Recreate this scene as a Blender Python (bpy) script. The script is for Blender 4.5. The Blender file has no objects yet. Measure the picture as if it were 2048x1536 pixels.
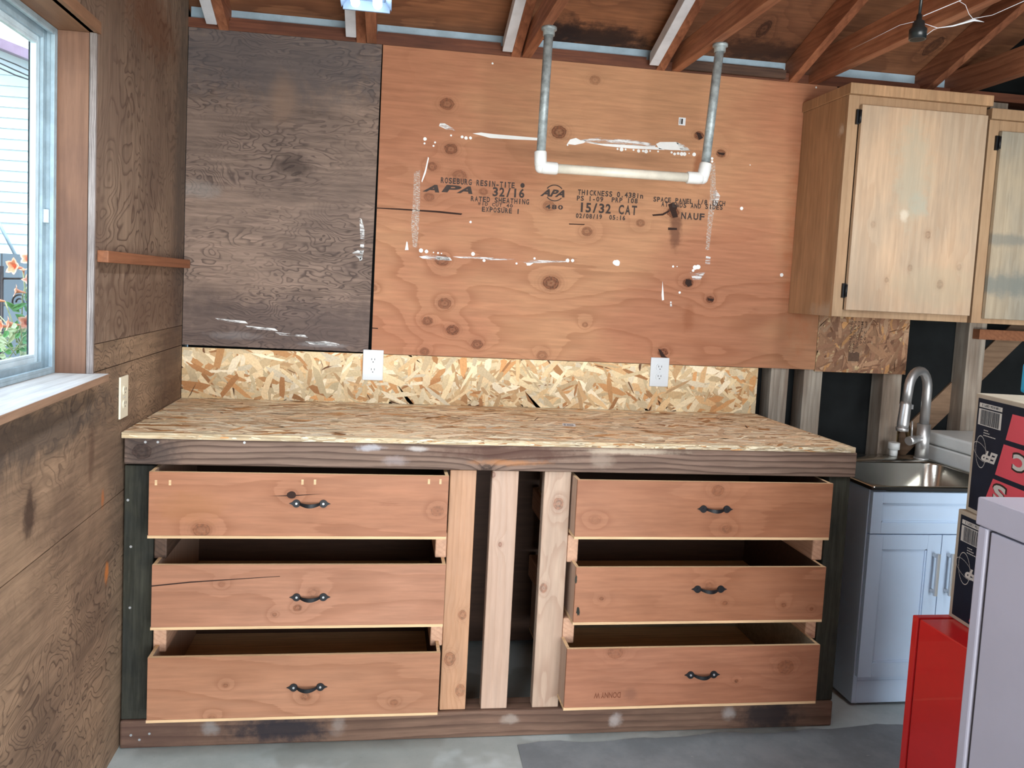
import bpy, bmesh, math, random
from mathutils import Vector, Matrix

random.seed(7)
scene = bpy.context.scene
COL = scene.collection

# ------------------------------------------------------------------ camera
W, H = 2048, 1536
F_PX = 1559.22
CAM = Vector((0.77146, -3.18736, 1.50908))
YAW, PITCH, ROLL = -0.14198, -0.07295, 0.04956
PPX, PPY = -40.51, -79.15
_cy, _sy, _cp, _sp = math.cos(YAW), math.sin(YAW), math.cos(PITCH), math.sin(PITCH)
FWD = Vector((-_sy * _cp, _cy * _cp, _sp))
_r = Vector((_cy, _sy, 0)); _u = _r.cross(FWD)
RIGHT = math.cos(ROLL) * _r + math.sin(ROLL) * _u
UP = -math.sin(ROLL) * _r + math.cos(ROLL) * _u
cam_data = bpy.data.cameras.new('camera')
cam = bpy.data.objects.new('camera', cam_data); COL.objects.link(cam)
cam.matrix_world = Matrix(((RIGHT.x, UP.x, -FWD.x, CAM.x), (RIGHT.y, UP.y, -FWD.y, CAM.y),
                           (RIGHT.z, UP.z, -FWD.z, CAM.z), (0, 0, 0, 1)))
cam_data.sensor_width = 36; cam_data.lens = F_PX * 36 / W
cam_data.shift_x = -PPX / W; cam_data.shift_y = PPY / W
cam_data.clip_start = 0.05; cam_data.clip_end = 200
scene.camera = cam


def at(px, py, ax, val):
    """point where the sight line of a photo pixel meets the plane axis=val"""
    d = FWD + (px - W / 2 - PPX) / F_PX * RIGHT - (py - H / 2 - PPY) / F_PX * UP
    return CAM + d * ((val - CAM[ax]) / d[ax])


# ------------------------------------------------------------------ light
world = bpy.data.worlds.new('world'); scene.world = world; world.use_nodes = True
bg = world.node_tree.nodes['Background']
bg.inputs[0].default_value = (0.62, 0.82, 1.0, 1); bg.inputs[1].default_value = 3.7
scene.view_settings.view_transform = 'Standard'; scene.view_settings.look = 'None'
scene.view_settings.gamma = 1; scene.view_settings.exposure = 0.0
scene.view_settings.use_curve_mapping = False


def area(name, loc, rot, sx, sy, power, color):
    l = bpy.data.lights.new(name, 'AREA'); l.shape = 'RECTANGLE'; l.size = sx; l.size_y = sy
    l.energy = power; l.color = color
    o = bpy.data.objects.new(name, l); COL.objects.link(o); o.location = loc; o.rotation_euler = rot
    return o


# daylight through the open garage door behind the camera
area('door_daylight', (2.1, -5.7, 1.25), (math.radians(90), 0, 0), 3.4, 2.3, 185, (0.97, 0.985, 1.0))
# unseen fill lamp added low at the door to brighten the ceiling
area('ceiling_fill', (2.1, -5.75, .25), (math.radians(128), 0, 0), 3.4, .45, 110, (1.0, .97, .92))
sun = bpy.data.lights.new('sun', 'SUN'); sun.energy = 4.0; sun.angle = 0.01; sun.color = (1, .96, .9)
so = bpy.data.objects.new('sun', sun); COL.objects.link(so)
so.rotation_euler = Vector((0.35, -0.55, 0.85)).to_track_quat('Z', 'Y').to_euler()
scene.cycles.max_bounces = 8; scene.cycles.diffuse_bounces = 5


# ------------------------------------------------------------------ helpers
def s2l(c):
    return tuple(((v / 255) / 12.92 if v / 255 <= .04045 else ((v / 255 + .055) / 1.055) ** 2.4) for v in c) + (1,)


class BM:
    """collects shapes in world coordinates"""
    def __init__(self):
        self.b = bmesh.new()

    def box(self, x0, x1, y0, y1, z0, z1, m=0, top=None):
        v = [self.b.verts.new(p) for p in ((x0, y0, z0), (x1, y0, z0), (x1, y1, z0), (x0, y1, z0),
                                           (x0, y0, z1), (x1, y0, z1), (x1, y1, z1), (x0, y1, z1))]
        for k, q in enumerate(((0, 3, 2, 1), (4, 5, 6, 7), (0, 1, 5, 4), (1, 2, 6, 5), (2, 3, 7, 6), (3, 0, 4, 7))):
            f = self.b.faces.new([v[i] for i in q]); f.material_index = m
            if top is not None and k == 1:
                f.material_index = top
        return v

    def hexa(self, p, m=0):
        """eight corners: four of one end, four of the other in the same order"""
        v = [self.b.verts.new(q) for q in p]
        for q in ((3, 2, 1, 0), (4, 5, 6, 7), (0, 1, 5, 4), (1, 2, 6, 5), (2, 3, 7, 6), (3, 0, 4, 7)):
            self.b.faces.new([v[i] for i in q]).material_index = m

    def poly(self, pts, m=0):
        f = self.b.faces.new([self.b.verts.new(p) for p in pts]); f.material_index = m
        return f

    def prism(self, pts, d, m=0):
        """extrude a planar outline by the vector d"""
        d = Vector(d); a = [self.b.verts.new(p) for p in pts]; c = [self.b.verts.new(Vector(p) + d) for p in pts]
        n = len(a)
        self.b.faces.new(a[::-1]).material_index = m; self.b.faces.new(c).material_index = m
        for i in range(n):
            self.b.faces.new((a[i], a[(i + 1) % n], c[(i + 1) % n], c[i])).material_index = m

    def bar(self, p, q, w, h, m=0, up=(0, 0, 1)):
        """straight bar of section w x h from p to q (centre line)"""
        p, q = Vector(p), Vector(q); d = (q - p).normalized(); s = d.cross(Vector(up)).normalized(); t = s.cross(d)
        o = [s * a * w / 2 + t * b * h / 2 for a, b in ((-1, -1), (1, -1), (1, 1), (-1, 1))]
        self.hexa([p + k for k in o] + [q + k for k in o], m)

    def tube(self, pts, r, seg=12, m=0, caps=True, smooth=True):
        pts = [Vector(p) for p in pts]; rs = r if isinstance(r, (list, tuple)) else [r] * len(pts)
        rings = []; prev = None
        for i, p in enumerate(pts):
            d = (pts[min(i + 1, len(pts) - 1)] - pts[max(i - 1, 0)]).normalized()
            if prev is None:
                a = d.orthogonal().normalized()
            else:
                a = (prev - d * prev.dot(d)).normalized()
            prev = a; c = d.cross(a)
            rings.append([self.b.verts.new(p + rs[i] * (math.cos(t) * a + math.sin(t) * c))
                          for t in [2 * math.pi * k / seg for k in range(seg)]])
        for i in range(len(rings) - 1):
            for k in range(seg):
                f = self.b.faces.new((rings[i][k], rings[i][(k + 1) % seg], rings[i + 1][(k + 1) % seg], rings[i + 1][k]))
                f.smooth = smooth; f.material_index = m
        if caps:
            self.b.faces.new(rings[0][::-1]).material_index = m; self.b.faces.new(rings[-1]).material_index = m

    def ball(self, c, r, m=0, sc=(1, 1, 1)):
        g = bmesh.ops.create_uvsphere(self.b, u_segments=12, v_segments=8, radius=r)
        for v in g['verts']:
            v.co = Vector(c) + Vector((v.co.x * sc[0], v.co.y * sc[1], v.co.z * sc[2]))
            for f in v.link_faces:
                f.material_index = m; f.smooth = True


def tag(o, label=None, cat=None, group=None, kind=None):
    for k, v in (('label', label), ('category', cat), ('group', group), ('kind', kind)):
        if v:
            o[k] = v
    return o


def empty(name, loc, label, cat, group=None):
    o = bpy.data.objects.new(name, None); COL.objects.link(o); o.location = loc; o.empty_display_size = .05
    return tag(o, label, cat, group)


def origin(o):
    p = Vector(o.location)
    return p + origin(o.parent) if o.parent else p


def obj(name, bm, mats, parent=None, loc=None, bevel=0.0, seg=2, recalc=True):
    b = bm.b
    if recalc:
        bmesh.ops.recalc_face_normals(b, faces=b.faces)
    me = bpy.data.meshes.new(name); b.to_mesh(me); b.free()
    for m in (mats if isinstance(mats, (list, tuple)) else [mats]):
        me.materials.append(m)
    o = bpy.data.objects.new(name, me); COL.objects.link(o)
    if parent:
        o.parent = parent; me.transform(Matrix.Translation(-origin(parent)))
    else:
        if loc is None:
            xs = [v.co for v in me.vertices]
            loc = (sum(c.x for c in xs) / len(xs), sum(c.y for c in xs) / len(xs), min(c.z for c in xs))
        o.location = loc; me.transform(Matrix.Translation(-Vector(loc)))
    if bevel:
        mod = o.modifiers.new('bevel', 'BEVEL'); mod.width = bevel; mod.segments = seg; mod.limit_method = 'ANGLE'
    return o


def struct(name, bm, mats, bevel=0):
    o = obj(name, bm, mats, loc=(0, 0, 0), bevel=bevel); o['kind'] = 'structure'; return o


def each(name, bm, mats, parent, label=None):
    """every loose piece of the collected marks becomes a part of its own"""
    b = bm.b
    b.verts.index_update(); b.faces.index_update(); todo = set(b.faces)
    while todo:
        st = [next(iter(sorted(todo, key=lambda q: q.index)))]; grp = []
        todo.discard(st[0])
        while st:
            f = st.pop(); grp.append(f)
            for v in f.verts:
                for g in v.link_faces:
                    if g in todo:
                        todo.discard(g); st.append(g)
        nb = BM(); mp = {}
        for f in grp:
            for v in f.verts:
                if v not in mp:
                    mp[v] = nb.b.verts.new(v.co)
            nb.b.faces.new([mp[v] for v in f.verts]).material_index = f.material_index
        o = obj(name, nb, mats, parent, recalc=False)
        if label:
            o['label'] = label
    b.free()


# ------------------------------------------------------------------ materials
class NT:
    def __init__(self, name):
        self.m = bpy.data.materials.new(name); self.m.use_nodes = True
        self.t = self.m.node_tree; self.p = self.t.nodes['Principled BSDF']
        self.out = self.t.nodes['Material Output']

    def put(self, sock, v):
        if isinstance(v, bpy.types.NodeSocket):
            self.t.links.new(v, sock)
        elif v is not None:
            if isinstance(v, (tuple, list)) and len(v) == 3 and sock.type == 'RGBA':
                v = (*v, 1)
            sock.default_value = v

    def math(self, op, a, b=None, c=None, clamp=False):
        n = self.t.nodes.new('ShaderNodeMath'); n.operation = op; n.use_clamp = clamp
        for i, v in enumerate((a, b, c)):
            self.put(n.inputs[i], v)
        return n.outputs[0]

    def vec(self, op, a, b=None):
        n = self.t.nodes.new('ShaderNodeVectorMath'); n.operation = op
        self.put(n.inputs[0], a); self.put(n.inputs[1], b)
        return n.outputs['Value'] if op in ('LENGTH', 'DOT_PRODUCT', 'DISTANCE') else n.outputs[0]

    def noise(self, v, scale=1.0, detail=3.0, rough=.5, dist=0.0):
        n = self.t.nodes.new('ShaderNodeTexNoise'); self.put(n.inputs['Vector'], v)
        n.inputs['Scale'].default_value = scale; n.inputs['Detail'].default_value = detail
        n.inputs['Roughness'].default_value = rough; n.inputs['Distortion'].default_value = dist
        return n.outputs[0]

    def ramp(self, v, lo, hi, a=0.0, b=1.0, smooth=True):
        n = self.t.nodes.new('ShaderNodeMapRange')
        n.interpolation_type = 'SMOOTHSTEP' if smooth else 'LINEAR'
        self.put(n.inputs[0], v)
        for i, q in enumerate((lo, hi, a, b)):
            n.inputs[i + 1].default_value = q
        return n.outputs[0]

    def mix(self, f, a, b, mode='MIX'):
        n = self.t.nodes.new('ShaderNodeMix'); n.data_type = 'RGBA'; n.blend_type = mode
        self.put(n.inputs[0], f); self.put(n.inputs[6], a); self.put(n.inputs[7], b)
        return n.outputs[2]

    def pos(self):
        return self.t.nodes.new('ShaderNodeNewGeometry').outputs['Position']

    def bump(self, h, strength=.3, dist=.002):
        n = self.t.nodes.new('ShaderNodeBump'); n.inputs['Strength'].default_value = strength
        n.inputs['Distance'].default_value = dist
        self.t.links.new(h, n.inputs['Height']); self.t.links.new(n.outputs[0], self.p.inputs['Normal'])


def plain(name, c, rough=.5, metal=0.0, var=0.06, scale=8, emit=0, coat=0.0, spec=None):
    n = NT(name); col = s2l(c)
    if var:
        f = n.noise(n.pos(), scale, 4, .6)
        f = n.ramp(f, .3, .7)
        n.put(n.p.inputs['Base Color'], n.mix(f, tuple(v * (1 - var) for v in col[:3]), tuple(min(1, v * (1 + var)) for v in col[:3])))
    else:
        n.p.inputs['Base Color'].default_value = col
    n.p.inputs['Roughness'].default_value = rough; n.p.inputs['Metallic'].default_value = metal
    if spec is not None:
        n.p.inputs['Specular IOR Level'].default_value = spec
    if coat:
        n.p.inputs['Coat Weight'].default_value = coat
    if emit:
        n.p.inputs['Emission Color'].default_value = col; n.p.inputs['Emission Strength'].default_value = emit
    return n.m


def wood(name, base, line, u='x', freq=26, lin=1.0, wob=.03, su=.9, sv=5.0, strength=.5, width=.55, mask=(.25, .75),
         blotch=None, bs=2.2, bstretch=(1, 1.6), blotch_amt=.6, fiber=.25, knots=(), knot_col=(105, 62, 38), rough=.6,
         seed=0, extra=(), spec=.3, bump=.15, rings=2.2):
    """weathered or fresh timber: growth-ring contours stretched along axis u, optional knots (x, y, z, radius, darkness)"""
    n = NT(name); P = n.pos()
    off = Vector((seed * 1.37, seed * 2.11, seed * .73))
    a = {'x': 0, 'y': 1, 'z': 2}[u]
    P2 = n.vec('ADD', P, tuple(off))
    sc = [sv] * 3; sc[a] = su
    lv = [1.0, .6, 1.0]
    if a == 1:
        lv = [.6, 0, 1.0]
    if a == 2:
        lv = [1.0, .6, 0]
    if a == 0:
        lv = [0, .6, 1.0]
    stretched = n.vec('MULTIPLY', P2, tuple(sc))
    N1 = n.noise(stretched, 1, 3, .55, .35)
    hlin = n.vec('DOT_PRODUCT', P2, tuple(v * lin for v in lv))
    h = n.math('ADD', hlin, n.math('MULTIPLY', N1, wob))
    core = None
    for k, (kx, ky, kz, kr, kd) in enumerate(knots):
        c = (kx, ky, kz)
        sub = n.vec('SUBTRACT', P, c)
        sq = [1 / kr] * 3; sq[a] = 1 / (kr * 1.25)
        if u != 'y' and abs(ky) < 5:
            sq[1] = 0.0
        if u == 'y':
            sq[0] = 0.0
        d = n.vec('LENGTH', n.vec('MULTIPLY', sub, tuple(sq)))
        g = n.math('DIVIDE', 1.0, n.math('ADD', n.math('MULTIPLY', n.math('MULTIPLY', d, d), .22), 1.0))
        h = n.math('ADD', h, n.math('MULTIPLY', g, rings / freq))
        dn = n.math('ADD', d, n.math('MULTIPLY', n.noise(P, 70, 3), .45))
        rg = n.math('ADD', .74, n.math('MULTIPLY', n.math('SINE', n.math('MULTIPLY', dn, 9.0)), .18))
        rim = n.math('MULTIPLY', n.ramp(n.math('ABSOLUTE', n.math('SUBTRACT', dn, 1.18)), .20, .02), .95 * kd)
        m = n.math('MULTIPLY', n.math('MULTIPLY', n.ramp(dn, 1.35, 1.1), rg), kd)
        halo = n.math('MULTIPLY', n.ramp(dn, 2.9, 1.1), n.math('MULTIPLY', n.math('ADD', .55, n.math('MULTIPLY', n.math('SINE', n.math('MULTIPLY', dn, 14.0)), .3)), .36 * kd))
        m = n.math('MAXIMUM', n.math('MAXIMUM', m, halo), rim)
        core = m if core is None else n.math('MAXIMUM', core, m)
    hf = n.math('MULTIPLY', h, freq)
    fine = [70.0] * 3; fine[a] = 5.0
    fib = n.noise(n.vec('MULTIPLY', P2, tuple(fine)), 1, 4, .65)
    fr = n.math('FRACT', n.math('ADD', hf, n.math('MULTIPLY', fib, .35)))
    ln = n.ramp(fr, 1 - width, .96)
    ln = n.math('MULTIPLY', ln, n.ramp(fr, 1.0, .95))
    mk = n.ramp(n.noise(n.vec('MULTIPLY', P2, tuple([v * .6 for v in sc])), 1, 3, .6), *mask)
    ln = n.math('MULTIPLY', n.math('MULTIPLY', ln, mk), strength)
    base_l, line_l = s2l(base)[:3], s2l(line)[:3]
    col = (*base_l, 1)
    if blotch:
        bsc = [bs * bstretch[1]] * 3; bsc[a] = bs * bstretch[0]
        bl = n.ramp(n.noise(n.vec('MULTIPLY', P2, tuple(bsc)), 1, 4, .6), .36, .64)
        col = n.mix(n.math('MULTIPLY', bl, blotch_amt), col, s2l(blotch))
    fb = n.ramp(fib, .35, .7, 1 - fiber, 1 + fiber * .6, smooth=False)
    cmb = n.t.nodes.new('ShaderNodeCombineColor')
    for i in range(3):
        n.t.links.new(fb, cmb.inputs[i])
    col = n.mix(1.0, col, cmb.outputs[0], 'MULTIPLY')
    col = n.mix(ln, col, (*line_l, 1))
    for (cx, cy, cz, rx, ry, rz, ecol, amt) in extra:      # stains, scuffs and darker patches with a place of their own
        d = n.vec('LENGTH', n.vec('MULTIPLY', n.vec('SUBTRACT', P, (cx, cy, cz)), (1 / rx, 1 / ry, 1 / rz)))
        d = n.math('ADD', d, n.math('MULTIPLY', n.math('SUBTRACT', n.noise(P, 22, 5, .65), .5), 1.6))
        col = n.mix(n.math('MULTIPLY', n.ramp(d, 1.15, .3), amt), col, s2l(ecol))
    if core is not None:
        kc = n.mix(n.ramp(n.noise(P, 120, 3), .35, .7), s2l(knot_col), s2l([v * .55 for v in knot_col]))
        col = n.mix(core, col, kc)
    n.put(n.p.inputs['Base Color'], col)
    n.p.inputs['Roughness'].default_value = rough; n.p.inputs['Specular IOR Level'].default_value = spec
    if bump:
        n.bump(n.math('SUBTRACT', fib, ln), bump, .0015)
    return n.m


def attr_mat(name, rough=.65):
    n = NT(name); a = n.t.nodes.new('ShaderNodeAttribute'); a.attribute_name = 'tint'
    fn = n.noise(n.vec('MULTIPLY', n.pos(), (130, 130, 130)), 1, 3, .6)
    fb = n.ramp(fn, .3, .7, .86, 1.08, smooth=False)
    cmb = n.t.nodes.new('ShaderNodeCombineColor')
    for i in range(3):
        n.t.links.new(fb, cmb.inputs[i])
    n.put(n.p.inputs['Base Color'], n.mix(1.0, a.outputs['Color'], cmb.outputs[0], 'MULTIPLY'))
    n.p.inputs['Roughness'].default_value = rough; n.p.inputs['Specular IOR Level'].default_value = .25
    return n.m


def scuffed(name, c, stretch, thr=(.42, .6), seed=0):
    """thin paint with bare gaps"""
    n = NT(name)
    f = n.ramp(n.noise(n.vec('MULTIPLY', n.vec('ADD', n.pos(), (seed, seed, seed)), stretch), 1, 5, .7), *thr)
    n.p.inputs['Base Color'].default_value = s2l(c); n.p.inputs['Roughness'].default_value = .6
    n.put(n.p.inputs['Alpha'], f)
    return n.m


def y0k(lst, y=0.0):
    out = []
    for (px, py, r, d) in lst:
        p = at(px, py, 1, y); out.append((p.x, y, p.z, r, d))
    return out


# knots of the big sheathing sheet where the photo shows them
K_PLY = y0k([(894, 208, .022, .8), (902, 298, .02, .85), (864, 333, .016, .7), (919, 352, .022, .55), (858, 394, .016, .6), (967, 383, .014, .6),
             (1118, 264, .024, .95), (1098, 412, .02, .6), (884, 520, .022, .8), (889, 607, .021, .8), (855, 642, .016, .85),
             (905, 660, .019, .95), (954, 689, .018, .8), (849, 703, .015, .7), (1084, 711, .018, .6), (1102, 566, .026, .95),
             (1174, 463, .018, .75), (1281, 446, .014, .65), (1190, 160, .018, .5), (1398, 271, .016, 1), (1442, 307, .016, .9),
             (1346, 425, .02, 1), (1376, 566, .017, 1), (1420, 599, .014, 1), (1326, 705, .016, 1), (745, 576, .014, .6), (1170, 650, .01, .5)])
M = {}
M['ply'] = wood('apa_sheathing_wood', (170, 116, 87), (126, 75, 47), freq=15, lin=.55, wob=.85, su=.55, sv=2.1, strength=.42, width=.5, mask=(.3, .75),
                blotch=(186, 140, 104), bs=1.1, blotch_amt=.8, fiber=.16, knots=K_PLY, knot_col=(112, 62, 38), rough=.6, seed=3, spec=.18, bump=.08,
                extra=[(1.99, 0, 1.79, .035, 1, .10, (96, 60, 44), .75), (2.07, 0, 2.05, .03, 1, .09, (130, 75, 45), .7),
                       (2.07, 0, 1.42, .03, 1, .08, (130, 75, 45), .45), (2.58, 0, 1.8, .10, 1, .55, (170, 96, 60), .5)])
M['dark_ply'] = wood('dark_aged_plywood', (146, 124, 110), (62, 50, 47), freq=42, lin=.7, wob=.55, su=3.0, sv=8, strength=.8, width=.5, mask=(.3, .6),
                     blotch=(104, 88, 80), bs=1.6, blotch_amt=.75, fiber=.3, rough=.7, seed=11, bump=.3,
                     extra=[(.3, 0, 2.36, .9, 1, .20, (76, 74, 78), .6), (.40, 0, 1.95, .09, 1, .05, (54, 42, 38), .7), (.35, 0, 1.31, .9, 1, .14, (70, 60, 60), .55),
                            (.36, 0, 2.2, .06, 1, .12, (140, 112, 92), .4), (.2, 0, 1.27, .12, 1, .02, (150, 146, 146), .3), (.55, 0, 1.245, .1, 1, .012, (170, 168, 170), .35),
                            (.05, 0, 1.83, .1, 1, .04, (150, 145, 140), .4)])
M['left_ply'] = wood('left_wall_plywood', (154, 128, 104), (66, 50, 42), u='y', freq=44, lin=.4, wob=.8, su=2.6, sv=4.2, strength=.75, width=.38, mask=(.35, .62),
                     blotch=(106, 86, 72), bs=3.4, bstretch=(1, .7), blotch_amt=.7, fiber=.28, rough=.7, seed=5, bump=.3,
                     extra=[(0, -1.25, 1.12, 1, .5, .08, (62, 58, 56), .7), (0, -.95, 1.0, 1, .03, .1, (85, 62, 50), .6), (0, -1.33, .95, 1, .04, .07, (58, 44, 38), .85),  # first patch darkens the band below the window sill
                            (0, -.82, .62, 1, .02, .04, (196, 120, 62), .9), (0, -.86, .85, 1, .015, .035, (180, 108, 60), .7), (0, -.15, 1.1, 1, .18, .4, (84, 62, 52), .6),
                            (0, -.5, 2.25, 1, .3, .14, (104, 70, 50), .6), (0, -.1, 1.7, 1, .12, .5, (100, 96, 92), .4)])
M['left_ply2'] = wood('left_wall_upper_plywood', (147, 125, 106), (75, 56, 48), u='z', freq=30, lin=.35, wob=1.0, su=2.2, sv=2.9, strength=.8, width=.45, mask=(.3, .62),
                      blotch=(110, 90, 78), bs=1.8, bstretch=(1, 1.4), blotch_amt=.7, fiber=.25, rough=.7, seed=8, bump=.3,
                      extra=[(0, -.45, 2.32, 1, .35, .14, (112, 72, 48), .6), (0, -.06, 1.9, 1, .12, .8, (74, 70, 68), .55), (0, -.5, 1.4, 1, .6, .15, (100, 76, 62), .6)])
RW = dict(u='y', freq=30, lin=1, wob=.09, su=.7, sv=4, strength=.5, width=.5, fiber=.3, rough=.65)
M['rafter'] = wood('old_redwood_rafter', (166, 109, 79), (88, 48, 33), blotch=(112, 67, 48), bs=3, seed=2, **RW)
M['tie'] = wood('ceiling_tie_timber', (182, 126, 94), (104, 58, 38), blotch=(136, 80, 56), bs=2.5, seed=6, **RW)
M['deck'] = wood('roof_deck_plywood', (146, 98, 68), (84, 50, 35), u='x', freq=12, lin=.7, wob=.7, su=.7, sv=2.2, strength=.6, width=.5, mask=(.2, .7),
                 blotch=(108, 72, 52), bs=1.6, blotch_amt=.8, fiber=.25, rough=.75, seed=9,
                 knots=[(1.55, -.35, 2.66, .02, .9), (1.7, -.5, 2.7, .016, .9), (2.15, -.45, 2.7, .018, 1), (2.2, -.62, 2.75, .018, 1), (2.25, -.3, 2.6, .018, .9), (2.9, -.55, 2.7, .035, .9), (3.0, -.3, 2.6, .02, .8)],
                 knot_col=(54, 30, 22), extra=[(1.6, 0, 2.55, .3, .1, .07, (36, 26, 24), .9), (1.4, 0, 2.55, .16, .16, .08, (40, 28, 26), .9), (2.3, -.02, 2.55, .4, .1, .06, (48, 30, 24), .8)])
M['plate'] = wood('top_plate_timber', (112, 66, 46), (66, 36, 26), u='x', freq=34, wob=.05, strength=.5, blotch=(78, 46, 34), fiber=.3, seed=13)
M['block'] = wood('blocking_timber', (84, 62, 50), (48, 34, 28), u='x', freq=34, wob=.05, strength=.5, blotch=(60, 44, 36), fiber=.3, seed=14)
M['jamb'] = wood('window_jamb_redwood', (131, 96, 76), (101, 68, 50), u='z', freq=70, wob=.03, strength=.35, blotch=(101, 74, 64), bs=3, fiber=.18, seed=4, rough=.6)
M['head'] = wood('window_head_board', (150, 114, 88), (110, 75, 53), u='y', freq=40, wob=.06, strength=.35, blotch=(119, 82, 60), bs=3, fiber=.18, seed=15)
M['sill'] = wood('bleached_sill_board', (196, 192, 188), (150, 140, 134), u='y', freq=40, wob=.06, strength=.35, blotch=(214, 214, 214), bs=3, fiber=.16, seed=16)
M['sill_edge'] = wood('sill_board_edge', (150, 120, 98), (96, 72, 58), u='y', freq=60, wob=.04, strength=.4, fiber=.2, seed=17)
M['edge_grey'] = wood('grey_splintered_edge', (158, 148, 144), (70, 60, 58), u='z', freq=160, wob=.02, su=6, strength=.7, blotch=(128, 116, 112), bs=9, fiber=.4, seed=19)
M['batten'] = wood('brown_batten_wood', (148, 97, 68), (102, 59, 40), u='y', freq=50, wob=.05, strength=.4, fiber=.2, seed=18)
M['apron'] = wood('weathered_bench_beam', (134, 112, 98), (70, 52, 44), u='x', freq=48, lin=1.1, wob=.10, su=.75, sv=5, strength=.8, width=.6, mask=(.05, .4), blotch=(112, 88, 76), bs=2,
                  fiber=.25, seed=21, rough=.7, bump=.4, knots=[(.06, -.7, .955, .022, .9), (1.13, -.7, .918, .014, .8)], knot_col=(62, 46, 40),
                  extra=[(.08, -.7, .95, .12, 1, .1, (66, 58, 56), .75), (1.2, -.7, .97, .28, 1, .03, (74, 44, 34), .7), (1.2, -.7, .94, .14, 1, .012, (190, 128, 78), .5), (.75, -.7, .98, .05, 1, .012, (184, 184, 190), .7),
                         (.9, -.7, .98, .04, 1, .01, (196, 190, 186), .7), (.83, -.7, .94, .05, 1, .02, (160, 150, 150), .5), (1.62, -.7, .985, .2, 1, .012, (206, 192, 170), .6), (1.52, -.7, .95, .05, 1, .03, (156, 140, 126), .6)])
M['base'] = wood('dirty_base_beam', (124, 98, 82), (66, 46, 38), u='x', freq=36, lin=1, wob=.08, su=.7, sv=5, strength=.6, width=.55, blotch=(96, 72, 60), bs=2, fiber=.25, seed=22, rough=.75,
                 extra=[(.5, -.7, .05, .18, 1, .06, (34, 34, 42), .9), (.1, -.7, .05, .2, 1, .08, (80, 58, 52), .5), (2.18, -.7, .05, .14, 1, .09, (40, 38, 42), .85), (1.62, -.7, .05, .03, 1, .03, (180, 172, 168), .7),
                        (2.03, -.7, .06, .03, 1, .03, (176, 172, 170), .6), (.68, -.7, .06, .03, 1, .04, (150, 140, 134), .5), (1.25, -.7, .06, .04, 1, .02, (170, 160, 150), .5), (.28, -.7, .06, .03, 1, .03, (150, 150, 150), .5)])
M['post'] = wood('black_weathered_post', (64, 64, 56), (32, 32, 32), u='z', freq=50, wob=.06, strength=.5, blotch=(41, 44, 44), bs=5, fiber=.35, seed=23, rough=.85, spec=.1)
M['stud2'] = wood('fresh_fir_board_orange', (184, 141, 108), (153, 103, 72), u='z', freq=50, lin=1, wob=.06, strength=.35, blotch=(192, 152, 124), fiber=.12, seed=24, rough=.5,
                  knots=[(1.075, -.69, .42, .013, .7), (1.04, -.69, .27, .018, .7), (1.08, -.69, .16, .016, .6)], knot_col=(140, 80, 50))
M['stud3'] = wood('fresh_fir_board_pink', (183, 154, 134), (159, 123, 99), u='z', freq=46, lin=1, wob=.07, strength=.35, blotch=(189, 163, 145), fiber=.1, seed=25, rough=.5,
                  knots=[(1.155, -.69, .895, .008, .8), (1.19, -.69, .66, .006, .8)], knot_col=(130, 80, 60))
M['stud4'] = wood('fresh_fir_board_figured', (182, 156, 136), (142, 102, 82), u='z', freq=30, lin=.9, wob=.30, su=1.2, sv=5, strength=.4, blotch=(189, 165, 145), fiber=.12, seed=27, rough=.5,
                  knots=[(1.38, -.69, .80, .016, .8), (1.345, -.69, .51, .012, .8)], knot_col=(150, 96, 70))
M['runner'] = wood('drawer_runner_fir', (206, 164, 136), (160, 110, 84), u='y', freq=60, wob=.05, strength=.5, fiber=.15, seed=28)
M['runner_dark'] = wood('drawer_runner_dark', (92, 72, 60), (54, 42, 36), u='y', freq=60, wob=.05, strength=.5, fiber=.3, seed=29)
M['edge'] = wood('cut_plywood_edge', (224, 190, 148), (170, 128, 90), u='x', freq=90, wob=.02, strength=.35, fiber=.2, seed=30, rough=.7)
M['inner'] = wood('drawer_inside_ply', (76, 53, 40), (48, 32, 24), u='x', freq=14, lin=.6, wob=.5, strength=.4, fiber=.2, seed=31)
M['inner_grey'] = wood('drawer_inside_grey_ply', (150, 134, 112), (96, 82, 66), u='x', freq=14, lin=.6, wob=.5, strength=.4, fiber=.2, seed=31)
M['cab'] = wood('upper_cabinet_wood', (176, 146, 114), (135, 104, 76), u='z', freq=26, lin=.8, wob=.25, su=.8, sv=5, strength=.3, blotch=(158, 125, 95), bs=2.4, blotch_amt=.7, fiber=.14, seed=33, rough=.6)
M['cab_side'] = wood('upper_cabinet_side_wood', (184, 146, 110), (134, 98, 70), u='z', freq=22, lin=.9, wob=.2, su=.6, sv=5, strength=.35, blotch=(150, 122, 92), bs=3.2, bstretch=(.5, 1.4), blotch_amt=.7, fiber=.2, seed=34, rough=.6,
                     extra=[(2.5, -.3, 2.19, .05, .03, .03, (206, 190, 172), .9), (2.5, -.3, 1.48, .1, .16, .04, (178, 160, 138), .7)])
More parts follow.
